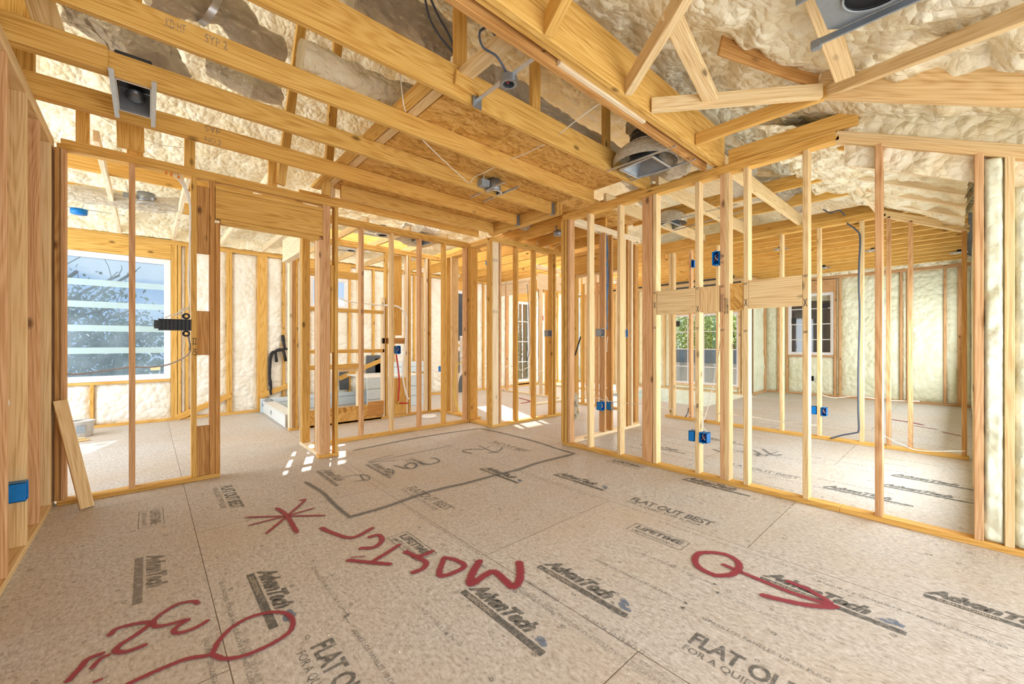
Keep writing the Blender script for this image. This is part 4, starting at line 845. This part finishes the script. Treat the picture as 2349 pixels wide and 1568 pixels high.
# duct boot with torn insulation by the long wall
bt = empty('duct_boot', (3.22, 1.83, 2.77), 'open sheet metal duct boot with torn foil insulation between the beam and first joist', 'duct boot')
q4 = [onZ(*q, 2.765) for q in ((1422, 389), (1496, 358), (1539, 384), (1463, 408))]
cc = sum(q4, Vector())/4; ins = [cc+(q-cc)*.42+Vector((0, 0, .12)) for q in q4]
mesh('sheet_metal_hopper', q4+ins, [(0, 4, 5, 1), (1, 5, 6, 2), (2, 6, 7, 3), (3, 7, 4, 0)], DSTEEL, bt); mesh('hopper_top', ins, [(0, 1, 2, 3)], DSTEEL, bt)
for i in range(4): beam('rim_flange', q4[i], q4[(i+1) % 4], .02, .012, STEEL, bt)
for a, b in (((1393, 392), (1551, 334)), ((1445, 415), (1596, 364))): beam('hanger_bar', onZ(*a, 2.762), onZ(*b, 2.762), .010, .014, STEEL, bt)
ring_shape('foil_collar', cc+Vector((0, 0, .005)), (0, 0, 1), [(.27, .02), (.275, .08), (.25, .13), (.20, .17), (.16, .19)], FOIL, bt, 30)
tube('inner_duct', [cc+Vector((0, 0, .12)), cc+Vector((.0, .0, .24)), cc+Vector((.06, -.02, .36))], .13, BLACK, bt, 20, lump=.05)
for k in range(3): ring_shape('duct_wire_ring', cc+Vector((.01*k, 0, .21+.04*k)), (.1*k, 0, 1), [(.131, 0), (.137, .006), (.131, .012)], STEEL, bt, 24)
tube('foil_jacket', [cc+Vector((-.1, .06, .33)), cc+Vector((.05, .0, .40)), cc+Vector((.22, -.05, .30)), cc+Vector((.33, .02, .12))], .085, FOIL, bt, 16, lump=.35)
def duct(label, pts, r, m=FOIL, seg=44, lump=.16, name='flexible_duct', straps=()):
    d = empty(name, pts[0], label, 'duct'); w = tube('foil_jacket', pts, r, m, d, seg, 22, lump=0)
    for v in w.data.vertices:
        q = Vector(v.co); v.co = q+noise.noise_vector(q*4)*r*lump+noise.noise_vector(Vector((q.x*9, q.y*16, q.z*16)))*r*.16+noise.noise_vector(q*38)*r*.07
    w.data.polygons.foreach_set('use_smooth', [False]*len(w.data.polygons))
    for s in straps: ring_shape('clamp_strap', s[0], s[1], [(r*1.04, -.02), (r*1.06, 0), (r*1.04, .02)], STEEL, d, 24)
    return d
V = Vector
duct('silvery flexible duct bulging above the long wall next to the duct boot', [V((3.35, 2.05, 3.12)), V((3.45, 1.75, 3.02)), V((3.58, 1.78, 2.92)), V((3.9, 1.9, 2.98)), V((4.3, 2.35, 3.2))], .12)
duct('large crinkled foil duct above the joists, top left', [onY(175, 10, 4.0), onY(260, 60, 3.95), onY(330, 115, 3.9), onY(380, 190, 4.0)], .165, lump=.22)
duct('foil duct end poking out behind the second joist', [onY(480, 150, 4.2), onY(540, 178, 4.15), onY(590, 200, 4.1), onY(640, 215, 4.1)], .10, lump=.2)
p0 = onY(410, 0, 3.2); duct('foil duct with a metal clamp at the top edge, left of the big joist', [onY(330, -30, 3.3), onY(430, -5, 3.3), onY(520, 20, 3.3), onY(575, 90, 3.35), onY(640, 120, 3.4)], .11, straps=[(onY(480, 20, 3.25), (1, .3, -.3))])
duct('long foil duct half sprayed with foam behind the first joist', [onY(690, 130, 3.0), onY(790, 175, 3.0), onY(880, 215, 3.0), onY(930, 228, 3.0)], .11, FOAM, lump=.1)
duct('bare foil duct end sticking out of its foam coat behind the first joist', [onY(905, 222, 3.05), onY(960, 238, 3.0), onY(1020, 230, 3.1)], .12)
duct('dark coppery foil duct at the top centre behind the joists', [onY(800, -20, 2.9), onY(900, 20, 2.85), onY(980, 70, 2.8), onY(1030, 110, 2.8)], .15, lump=.2)
duct('foil duct crossing behind the posts beside the big beam', [V((1.9, 2.45, 3.22)), V((2.2, 2.5, 3.26)), V((2.9, 2.55, 3.24)), V((3.5, 2.5, 3.2)), V((4.2, 2.6, 3.2)), V((5.2, 2.9, 3.2))], .13, lump=.12)
duct('silver duct seen through the left wall beside the recessed light', [onY(150, 440, 6.6), onY(240, 452, 6.6), onY(330, 468, 6.6), onY(420, 470, 6.6)], .09)
duct('curved silver duct over the bathroom', [onZ(940, 520, 2.95), onZ(925, 540, 2.86), onZ(950, 552, 2.86), onZ(985, 548, 2.95)], .09)
duct('short shiny duct above the bathroom wall plate', [onZ(960, 522, 2.98), onZ(1000, 530, 3.0)], .09)
duct('shiny duct over the middle room seen through the long wall', [V((4.0, 1.75, 3.1)), V((4.7, 1.6, 3.12)), V((5.3, 1.8, 3.1)), V((6.0, 1.5, 3.12)), V((6.8, 1.6, 3.12))], .14, lump=.2)
duct('dark duct above the second wall', [V((5.0, .95, 3.14)), V((5.7, 1.0, 3.16)), V((6.5, 1.05, 3.16))], .12, BLACK, lump=.2)
duct('grey duct above the hallway', [onZ(1195, 508, 3.0), onZ(1260, 520, 3.05), V((5.0, 3.8, 3.2))], .12)
# second register boot through the long wall
b2_ = empty('duct_boot', (4.9, 2.35, 2.8), 'small open duct boot on rails over the middle room', 'duct boot')
q5 = [onZ(*q, 2.79) for q in ((1518, 516), (1535, 508), (1562, 518), (1540, 528))]
c5 = sum(q5, V())/4; i5 = [c5+(q-c5)*.6+V((0, 0, .12)) for q in q5]; mesh('sheet_metal_hopper', q5+i5, [(0, 4, 5, 1), (1, 5, 6, 2), (2, 6, 7, 3), (3, 7, 4, 0), (4, 5, 6, 7)], DSTEEL, b2_)
for i in range(4): beam('rim_flange', q5[i], q5[(i+1) % 4], .02, .012, STEEL, b2_)
beam('hanger_bar', onZ(1500, 515, 2.785), onZ(1690, 468, 2.785), .01, .012, STEEL, b2_); beam('hanger_bar', onZ(1540, 530, 2.785), onZ(1720, 480, 2.785), .01, .012, STEEL, b2_)
ring_shape('foil_collar', c5+V((0, 0, .02)), (0, 0, 1), [(.20, .0), (.2, .08), (.12, .16), (0, .17)], FOIL, b2_)
b3_ = empty('duct_boot', tuple(onZ(945, 560, 2.8)), 'open square duct boot over the bathroom', 'duct boot')
q6 = [onZ(*q, 2.80) for q in ((945, 556), (967, 546), (992, 556), (970, 562))]; c6 = sum(q6, V())/4; i6 = [c6+(q-c6)*.6+V((0, 0, .15)) for q in q6]
mesh('sheet_metal_hopper', q6+i6, [(0, 4, 5, 1), (1, 5, 6, 2), (2, 6, 7, 3), (3, 7, 4, 0), (4, 5, 6, 7)], DSTEEL, b3_)
for i in range(4): beam('rim_flange', q6[i], q6[(i+1) % 4], .02, .012, STEEL, b3_)
# fan housing hanging at the top right
fh = empty('vent_housing', (2.36, .25, 2.80), 'grey steel vent housing with a round dark opening, hung at the top right', 'vent')
ZV = 2.62; pa, pb = onZ(1903, 83, ZV), onZ(2087, 0, ZV)
x1_ = pa.x-.01; ya, yb_ = pa.y, pb.y-.12
beam('side_rail', (x1_+.01, ya+.05, ZV-.005), (x1_+.01, yb_-.05, ZV-.005), .012, .03, DSTEEL, fh); beam('side_rail', (x1_-.33, ya+.05, ZV-.005), (x1_-.33, yb_-.05, ZV-.005), .012, .03, DSTEEL, fh)
cxh, cyh = x1_-.155, (ya+yb_)/2; seg = 32; vs = []; 
for k in range(seg):
    a = 2*math.pi*k/seg; ux, uy = math.cos(a), math.sin(a); s = min(.158/abs(ux) if abs(ux) > 1e-6 else 9, (abs(ya-yb_)/2)/abs(uy) if abs(uy) > 1e-6 else 9); vs += [V((cxh+ux*.115, cyh+uy*.115, ZV+.01)), V((cxh+ux*s, cyh+uy*s, ZV+.01))]
mesh('mounting_plate', vs, [(2*k, 2*k+1, (2*k+3) % (2*seg), (2*k+2) % (2*seg)) for k in range(seg)], DSTEEL, fh)
ring_shape('round_collar', (cxh, cyh, ZV+.01), (0, 0, 1), [(.115, -.012), (.118, -.012), (.118, .10), (.10, .10), (0, .10)], BLACK, fh, 36); ring_shape('collar_ring', (cxh, cyh, ZV), (0, 0, 1), [(.112, 0), (.12, -.006), (.124, .004), (.118, .012)], DSTEEL, fh, 36)
for yy in (ya+.05, yb_-.05): box('mounting_tab', x1_, x1_+.03, yy-.02, yy+.02, ZV-.03, ZV+.01, DSTEEL, fh)

# cables
def ypts(Y, *a): return [onY(x, y, Y) for x, y in a]
def xpts(X, *a): return [onX(x, y, X) for x, y in a]
cable('white string cable slanting past the second joist to the ceiling light', zpts((918, 170, 3.0), (925, 235, 2.9), (930, 255, 2.85)), .004, WIREW)
cable('white cable from the second joist down to the recessed light', zpts((968, 320, 2.78), (1020, 370, 2.77), (1075, 420, 2.78)), .004, WIREW)
cable('white cable curling over the recessed light', zpts((1078, 420, 2.79), (1090, 405, 2.82), (1112, 395, 2.8), (1140, 380, 2.80)), .004, WIREW)
cable('thin white cable between the first joist and the big beam', zpts((1282, 308, 2.80), (1330, 270, 2.80), (1388, 228, 2.80)), .004, WIREW)
cable('thin white cable under the pressed board near the header', zpts((1172, 365, 2.85), (1210, 350, 2.85), (1248, 331, 2.82)), .004, WIREW)
cable('thin cable from the ceiling light under the joists at left', ypts(YA+.1, (430, 340), (360, 330), (290, 300), (225, 265)), .003, WIREW)
for k, (dx, ex, ey) in enumerate(((0, 378, 728), (2, 393, 728), (4, 405, 728), (6, 418, 729), (8, 427, 733))):
    cable('white cable of the bundle running down to the black gang plate', ypts(YA+.03-.006*k, (388+dx*3, 392), (418+dx, 425), (434+dx*.5, 470), (434+dx*.3, 560), (431+dx*.3, 640), (434, 700), (420-dx, 712), (ex, ey)), .0035, WIREW, group='white cables running down to the black gang plate')
for k, (x_, y_) in enumerate(((380, 392), (392, 396), (409, 402))):
    cable('blob of orange sealant in a drilled hole of the doorway wall plate', ypts(YA+.02, (x_, y_-6), (x_+1, y_), (x_+1, y_+8)), .009, ORANGE, 'sealant', name='sealant_blob', group='orange sealant blobs on the doorway wall plate')
cable('grey cable looping from the gang plate through the studs toward the left wall', ypts(YA+.045, (430, 768), (437, 800), (425, 818), (385, 836), (340, 842), (300, 842), (240, 850), (190, 857), (152, 858)), .006, plain('grey_cable', (.45, .40, .40), .5))
cable('thin cable hanging below the gang plate', ypts(YA+.02, (432, 765), (436, 790), (434, 803)), .003, WIREG)
gp = empty('gang_box', tuple(onY(400, 745, YA)), 'black eight gang low voltage plate fixed beside the doorway stud', 'electrical box')
a, b = onY(364, 731, YA), onY(437, 757, YA)
box('back_plate', a.x, b.x, YA+.03, YA+.04, b.z, a.z, BLACK, gp)
for k in range(9): x_ = a.x+(b.x-a.x)*k/8; box('divider_fin', x_-.003, x_+.003, YA-.01, YA+.029, b.z-.004, a.z+.004, BLACK, gp)
for z_ in (a.z, b.z): box('side_rail', a.x, b.x, YA-.012, YA+.029, z_-.004, z_+.002, BLACK, gp)
for z_ in (a.z+.03, b.z-.03): ring_shape('mounting_ring', (b.x-.03, YA-.008, z_), (0, 1, 0), [(.012, 0), (.028, 0), (.028, .006), (.012, .006), (.012, 0)], BLACK, gp, 14)
box('end_tab', a.x-.03, a.x-.002, YA+.0, YA+.006, b.z+.01, a.z-.01, BLACK, gp)

lb_ = empty('leaning_board', (-.33, 4.34, 0), 'short pale offcut board leaning against the foot of the left stud wall', 'board')
o = beam('plank', (-.335, 4.345, .004), (-.490, 4.515, .795), .075, .034, PALE, lb_, up=(.3, -1, 0))
cable('white cable stub through the near stud of the left wall', [V((-.60, 3.36, .98)), V((-.57, 3.33, .97)), V((-.535, 3.28, .92)), V((-.55, 3.25, .86))], .006, WIREW)

def wcab(label, X, r, m, *p): return cable(label, xpts(X, *p), r, m)
wcab('thin white cable drooping from the ceiling to the long wall outlet box', XR+.05, .004, WIREW, (1656, 745), (1650, 800), (1636, 880), (1622, 940), (1612, 972), (1618, 990))
wcab('white cable looping into the closed blue box on the long wall', XR+.03, .0035, WIREW, (1607, 940), (1598, 955), (1588, 975), (1585, 988))
wcab('cable pair feeding the open outlet box on the long wall', XR+.04, .0035, WIREW, (1607, 938), (1613, 955), (1611, 975), (1622, 990))
wcab('long white cable strung low through the studs of the long wall', XR+.09, .0035, WIREW, (1316, 900), (1348, 905), (1385, 917), (1433, 924), (1480, 926), (1520, 935), (1560, 943), (1597, 958))
wcab('white cable strung low across the right half of the long wall', XR+.09, .0035, WIREW, (1612, 950), (1650, 948), (1720, 955), (1800, 968), (1873, 975))
wcab('black cable hanging from the second wall top to the floor', XS-.03, .010, WIREG, (1943, 512), (1965, 528), (1973, 545), (1971, 600), (1970, 660), (1972, 720), (1969, 850), (1969, 940), (1970, 985), (1963, 992), (1935, 997), (1905, 1005))
wcab('dark cable loop above the second wall plate', XS-.05, .008, WIREG, (1888, 480), (1905, 488), (1925, 482), (1938, 494))
wcab('thin white cable along the foot of the second wall', XS+.05, .005, WIREW, (1883, 905), (1915, 912), (1965, 908), (2030, 917), (2110, 920))
wcab('white rope strung from the second wall to the foam edge', 5.2, .003, WIREW, (2026, 998), (2060, 1015), (2110, 1033), (2215, 1034))
wcab('short black cable at the second wall foot by the corner', XS+.02, .007, WIREG, (1579, 935), (1578, 945), (1572, 957))
for k in range(4): cable('blue cable of the pair hanging on the side partition', ypts(3.24-.01*(k % 2), (1388+k, 536), (1390+k*1.5, 580), (1394+k*.8-(k % 2)*5, 640), (1391+k*.8, 700), (1393, 737), (1391+k, 755)), .005, WIREB, group='blue cables hanging on the side partition')
cable('white cable under the grey metal box', ypts(3.2, (1394, 772), (1392, 790), (1392, 807)), .005, WIREW)
cable('white cable feeding the blue box on the side partition', ypts(3.2, (1392, 888), (1388, 900), (1396, 922)), .005, WIREW)
for k in range(3): cable('white cable of the trio running down the sunlit wall', ypts(YA+.05-.012*k, (1264+k, 583), (1269+k*1.5, 600), (1272+k*1.2, 640), (1271+k, 700), (1268+k*1.5, 756)), .006, WIREW, group='white cables on the sunlit wall')
for k, (a_, b__, c__) in enumerate((((1230, 555), (1250, 565), (1258, 572)), ((1243, 555), (1255, 566), (1262, 573)), ((1268, 570), (1280, 562), (1292, 557)))):
    cable('white cable converging on the hallway wall top, %s strand' % ('left', 'middle', 'right')[k], zpts((*a_, 2.85), (*b__, 2.81), (*c__, 2.79)), .006, WIREW)
hbx = empty('ceiling_box', tuple(onZ(1279, 540, 2.70)), 'dark round ceiling box hanging in the hallway', 'electrical box'); p = onZ(1279, 540, 2.70)
ring_shape('box_body', p, (0, 0, 1), [(0, .0), (.055, 0), (.058, .06), (0, .062)], DSTEEL, hbx, 20); tube('wire_whip', [p+V((.0, 0, .06)), p+V((-.03, .01, .12)), p+V((.04, .0, .14))], .006, WIREG, hbx)
p = onZ(181, 491, 2.84); lb2 = empty('ceiling_box', tuple(p), 'round blue ceiling box on a bar seen through the left wall', 'electrical box')
ring_shape('box_body', p, (0, 0, 1), [(0, .0), (.075, 0), (.08, .06), (0, .065)], BLUE, lb2, 20); beam('hanger_bar', p+V((-.35, 0, .07)), p+V((.42, 0, .07)), .01, .008, STEEL, lb2); tube('wire_whip', [p+V((.02, 0, .06)), p+V((.04, 0, .14)), p+V((.0, .0, .2))], .007, WIREW, lb2)

# bathroom things
fl_ = onZ(985, 956, 0); tf = empty('toilet_flange', (fl_.x, fl_.y, 0), 'round white drain flange lying on the bathroom floor', 'drain flange')
ring_shape('flange_ring', (fl_.x, fl_.y, .004), (0, 0, 1), [(.0, .008), (.06, .008), (.07, .03), (.11, .028), (.125, .0)], PVC, tf)
pr_ = empty('supply_pipe', tuple(onY(908, 925, YG-.03)), 'red plastic water pipe dropping and turning along the bathroom wall', 'pipe')
tube('pipe_run', ypts(YG-.05, (909, 812), (914, 850), (916, 880), (914, 905), (913, 921)), .013, PEXR, pr_); tube('pipe_run', ypts(YG-.05, (914, 924), (925, 924.5), (936, 924)), .013, PEXR, pr_, sm=0)
ring_shape('brass_elbow', onY(913, 923, YG-.05), (0, 1, 0), [(0, -.02), (.02, -.02), (.022, .02), (0, .02)], plain('brass', (.6, .4, .1), .3, .8), pr_, 12)
cable('white plastic pipe curving down the bathroom wall', ypts(YG-.08, (880, 700), (912, 703), (928, 718), (933, 735), (930, 790), (924, 840), (925, 870), (932, 905), (938, 915)), .014, PVC, 'pipe', name='supply_pipe')
cable('white cable sagging across the small window', ypts(YG-.06, (778, 682), (795, 690), (820, 694), (850, 697), (878, 700)), .010, WIREW)
vp = empty('vent_pipe', tuple(onY(1058, 900, 5.9)), 'white drain pipe stack seen behind the corner boards', 'pipe')
tube('pipe_run', ypts(6.0, (1058, 770), (1058, 815), (1058, 852), (1052, 862), (1048, 880), (1045, 930)), .028, PVC, vp, 12, 4); tube('pipe_branch', ypts(5.97, (1056, 818), (1062, 818)), .03, PVC, vp, 12, 0)
cable('yellow cable running down the wide golden board', [onX(1068, 825, 3.83), onX(1048, 840, 3.83), onX(1044, 870, 3.83), onX(1043, 910, 3.83), onX(1050, 935, 3.83), onX(1055, 948, 3.83)], .008, WIREY)
cable('short yellow cable under the little blue box', ypts(YB+.4, (1014, 853), (1015, 863), (1017, 870)), .005, WIREY)
def slabt(name, label, Y0, Y1, p0, p1, yt, yb, m, cat):
    a, b = onY(p0, yt, Y0), onY(p1, yb, Y0); return tag(box(name, a.x, b.x, Y0, Y1, max(b.z, .002), a.z, m), label, cat)
tub = empty('tub_deck', (onY(842, 925, 7.2).x, 7.2, 0), 'pale blue board clad tub deck with a raised back step in the bathroom', 'tub deck')
a, b = onY(842, 868, 7.2), onY(975, 925, 7.2); box('front_panel', a.x, b.x, 7.2, 7.22, 0.003, a.z, SHEET, tub); box('deck_top', a.x, b.x, 7.2, 8.2, a.z+.001, a.z+.02, SHEETW, tub)
for k in (1, 2): box('seam_line', a.x, b.x, 7.196, 7.199, a.z*k/3, a.z*k/3+.006, DSTEEL, tub)
a2_, b2__ = onY(890, 832, 7.9), onY(978, 862, 7.9); box('back_step', a2_.x, b2__.x, 7.9, 8.2, a.z+.022, a2_.z, SHEET, tub); box('seam_line', a2_.x, b2__.x, 7.896, 7.899, a.z+.14, a.z+.146, DSTEEL, tub)
cb_ = empty('backer_strip', (1.3, 8.2, 0), 'pale blue board strip lining the foot of the shower wall', 'board')
a, b = onY(597, 914, 8.22), onY(862, 940, 8.22); box('board_panel', a.x, b.x, 8.2, 8.22, .003, a.z, SHEET, cb_); box('seam_line', a.x+.3, b.x, 8.196, 8.199, .17, .175, DSTEEL, cb_)
ring_shape('drain_patch', onY(615, 925, 8.195), (0, -1, 0), [(0, .0), (.09, 0), (.09, .006), (0, .006)], DSTEEL, cb_, 24)
tr_ = empty('shower_curb', tuple(onZ(655, 980, 0)), 'white board trough lying on the floor at the shower entry', 'curb')
f0, f1 = onZ(603, 945, 0), onZ(655, 981, 0); up_ = V((0, 0, .2)); n_ = V((f1.y-f0.y, -(f1.x-f0.x), 0)).normalized()
f0b, f1b = f0-n_*.0, f1-n_*.0; wd = V((.16, .02, 0))
beam('side_board', f0+V((0, 0, .09)), f1+V((0, 0, .09)), .015, .17, SHEETW, tr_); beam('top_board', f0+wd*.5+V((0, 0, .185)), f1+wd*.5+V((0, 0, .185)), .17, .014, SHEETW, tr_)
text_mesh('printed_mark', 'II', f0+(f1-f0)*.42+V((-.012, -.004, .07)), (f1-f0).normalized(), (0, 0, 1), .06, .06, MARK, tr_)
bk = onZ(188, 1000, 0); bu = empty('bucket', (bk.x, bk.y, 0), 'small white bucket by the back wall under the big window', 'bucket')
ring_shape('bucket_body', (bk.x, bk.y, .003), (0, 0, 1), [(0, 0), (.10, 0), (.12, .20), (.125, .2), (.125, .205), (.11, .205)], PVC, bu, 24); box('bucket_label', bk.x-.04, bk.x+.04, bk.y-.128, bk.y-.122, .06, .15, GREYP, bu)
for i, (x_, y_) in enumerate(((178, 1008), (186, 1012))): p = onZ(x_, y_, 0); tag(box('wood_scrap', p.x-.06, p.x+.07, p.y-.02, p.y+.02, .003, .022, PALE), ('wood scrap lying beside the white bucket, upper one', 'wood scrap lying beside the white bucket, lower one')[i], 'wood scrap')
# dark bits of tar and exposed sheathing on the back wall
for a_ in ((840, 880, 815, 862), (860, 873, 822, 862), (778, 800, 848, 892), (1040, 1068, 805, 905)): 
    p, q = onY(a_[0], a_[2], YBK+.001), onY(a_[1], a_[3], YBK+.001); box('bare_sheathing', p.x, q.x, YBK-.012, YBK+.0, q.z, p.z, GREY, WB)
tar = plain('black_tar', (.02, .02, .022), .6)
for k, pts in enumerate((((648, 768), (652, 790), (650, 800), (636, 805), (622, 812), (619, 850), (620, 880), (621, 905)), ((620, 812), (640, 802), (660, 800)), ((690, 775), (694, 790), (690, 800)), ((632, 808), (634, 830)), ((650, 800), (655, 828)))):
    tube('tar_streak', ypts(YBK-.02, *pts), .022, tar, WB, 8, 5, lump=.9)
for k, pts in enumerate((((405, 958), (455, 940), (530, 905)), ((596, 908), (625, 900), (668, 882)), ((778, 868), (830, 852), (868, 836), (888, 820)))):
    P_ = ypts(YBK-.01, *pts)
    beam('stair_stringer', P_[0], P_[-1], .03, .09, GOLD, WB)

cr = onX(1318, 935, XR+.1); fo = empty('foil_scrap', tuple(cr), 'crumpled foil scrap hanging on the corner studs of the long wall', 'foil scrap')
tube('crumpled_foil', [onX(1316, 903, XR+.12), onX(1320, 920, XR+.12), onX(1317, 938, XR+.12), onX(1322, 962, XR+.12)], .035, FOIL, fo, 10, 8, lump=1.1)
cable('black strap slanting between the studs behind the side partition', ypts(4.2, (1332, 772), (1326, 792), (1319, 815)), .014, BLACK, 'strap')
cable('thin dark cable hanging in front of the hallway end studs', ypts(5.4, (1209, 650), (1212, 690), (1214, 740), (1215, 800), (1208, 830)), .006, WIREG)
for k, (x_, y_, lb) in enumerate(((1178, 843, 'white cable looping low between the farthest hallway studs, left one'), (1225, 846, 'white cable looping low between the farthest hallway studs, right one'))):
    cable(lb, ypts(6.2, (x_-22, y_), (x_-8, y_-5), (x_+8, y_+3), (x_+24, y_+6)), .008, WIREW)
p = onY(1243, 729, 7.0); tag(box('pipe_hanger', p.x-.06, p.x+.06, 7.0, 7.03, p.z-.06, p.z+.06, PEXR), 'small red bracket high between the far hallway studs', 'bracket')

# ================================================================ OUTSIDE
LEAFM = []
for i, c_ in enumerate(((.20, .34, .09), (.17, .25, .12), (.42, .58, .10))):
    m, nt, b, _ = mat('leaf_%s' % ('mid', 'dark', 'bright')[i]); n = nd(nt, 'TexNoise', {'Vector': nd(nt, 'TexCoord').outputs['Object'], 'Scale': 6.0}).outputs[0]
    nt.links.new(ramp(nt, n, (.3, tuple(q*.6 for q in c_)), (.7, c_)), b.inputs['Base Color']); b.inputs['Roughness'].default_value = .6; LEAFM.append(m)
BARK = plain('bark', (.16, .13, .10), .8, nb=.5)
def tree(label, x, y, h, r, m, n=7000, bare=False, z0=-3.0):
    t = empty('tree', (x, y, z0), label, 'tree'); top = V((x+.2, y, z0+h*.62))
    tube('trunk', [V((x, y, z0)), V((x+.08, y+.05, z0+h*.3)), top], .05*h*.35, BARK, t, 8, 4, wob=lambda i: max(.35, 1-i*.06))
    rs = random.Random(int(x*10+y)); 
    bv, bf = [], []
    for k in range(14):
        a = rs.random()*6.28; s = V((x, y, z0+h*rs.uniform(.3, .6))); e = s+V((math.cos(a)*r*.9, math.sin(a)*r*.9, h*rs.uniform(.15, .38)))
        tube('branch', [s, (s+e)/2+V((0, 0, .2)), e], .022*h*.2, BARK, t, 5, 3)
        if bare:
            for q in range(5):
                s2_ = s+(e-s)*rs.uniform(.4, 1); e2 = s2_+V((rs.uniform(-1, 1), rs.uniform(-1, 1), rs.uniform(.2, 1.4)))*.7; tube('twig', [s2_, (s2_+e2)/2+V((.05, 0, .06)), e2], .010, BARK, t, 4, 2)
    vs, fs = [], []
    cl = [V((x+rs.gauss(0, r*.45), y+rs.gauss(0, r*.45), z0+h*rs.uniform(.35, .95))) for _ in range(22)]
    for i in range(0 if bare else n):
        c = cl[i % 22]; p = c+V((rs.gauss(0, r*.2), rs.gauss(0, r*.2), rs.gauss(0, h*.06))); u = V((rs.uniform(-1, 1), rs.uniform(-1, 1), rs.uniform(-1, 1))).normalized(); w = u.orthogonal().normalized(); s = rs.uniform(.045, .10)
        k = len(vs); vs += [p-u*s, p+w*s*.5, p+u*s, p-w*s*.5]; fs.append((k, k+1, k+2, k+3))
    if vs: mesh('foliage', vs, fs, m, t)
    return t
ground = mesh('ground', [(-40, 9.2, -3), (60, 9.2, -3), (60, 60, -3), (-40, 60, -3), (12.4, -30, -3), (60, -30, -3), (60, 9.2, -3), (12.4, 9.2, -3)], [(0, 1, 2, 3), (4, 5, 6, 7)], plain('dry_lawn', (.20, .19, .10), .9, nb=.3, ns=4)); ground['kind'] = 'structure'
tree('dense grey green tree outside the big window, left one', -4.2, 15.5, 6.2, 2.6, LEAFM[1]); tree('dense grey green tree outside the big window, right one', -.9, 16.5, 5.6, 2.4, LEAFM[1])
tree('bare branched tree rising above the others outside the big window', -2.2, 13.5, 7.4, 2.6, LEAFM[1], bare=True); tree('low bushy tree filling the lower part of the big window view', -3.0, 12.6, 4.2, 2.4, LEAFM[0])
tree('bright green tree behind the stair window, left one', 18.0, 9.3, 6.2, 2.2, LEAFM[2]); tree('bright green tree behind the stair window, right one', 19.0, 6.8, 5.6, 2.2, LEAFM[2]); tree('dark tree farther behind the stair window', 24.0, 9.5, 8.0, 2.8, LEAFM[1]); tree('dark leaning tree outside the stair window at right', 16.5, 5.2, 5.6, 1.2, LEAFM[0], 1200)
tree('green tree seen down the hallway through the last window', 12.5, 14.5, 5.6, 2.0, LEAFM[0])
hs = empty('house', (9.5, 14, -3), 'dark grey neighbour house wall seen through the tall back window', 'house')
HG = plain('dark_siding', (.12, .125, .13), .7); HB = plain('beige_stucco', (.85, .80, .70), .8, nb=.2)
box('house_wall', 8.7, 12.2, 13.8, 17, -3, 4.2, HG, hs); box('house_window', 9.3, 9.9, 13.76, 13.79, .4, 1.2, BLACK, hs); box('roof_edge', 8.5, 12.4, 13.6, 17.2, 4.21, 4.4, HG, hs)
h2 = empty('house', (16, 1.5, -3), 'beige neighbour wall filling the gridded far window', 'house')
box('house_wall', 16, 20, -3, 4.2, -3, 4.5, HB, h2); box('roof_edge', 15.8, 20.2, -3.2, 4.4, 4.51, 4.7, HG, h2); box('wall_vent', 15.97, 15.995, 3.0, 3.2, 1.7, 1.9, HG, h2)
fn = empty('garden_wall', (14, 8, -3), 'low flat roofed garden structure below the trees outside the stair window', 'garden wall')
box('wall_face', 14, 14.3, 4.4, 11, -3, .55, HB, fn); box('capping_band', 13.9, 14.5, 4.4, 11, .56, 1.0, plain('blue_grey_capping', (.22, .30, .36), .5), fn)
for y_ in (5.2, 6.6, 8.0): box('support_pillar', 13.6, 13.8, y_, y_+.2, -3, .55, HB, fn)
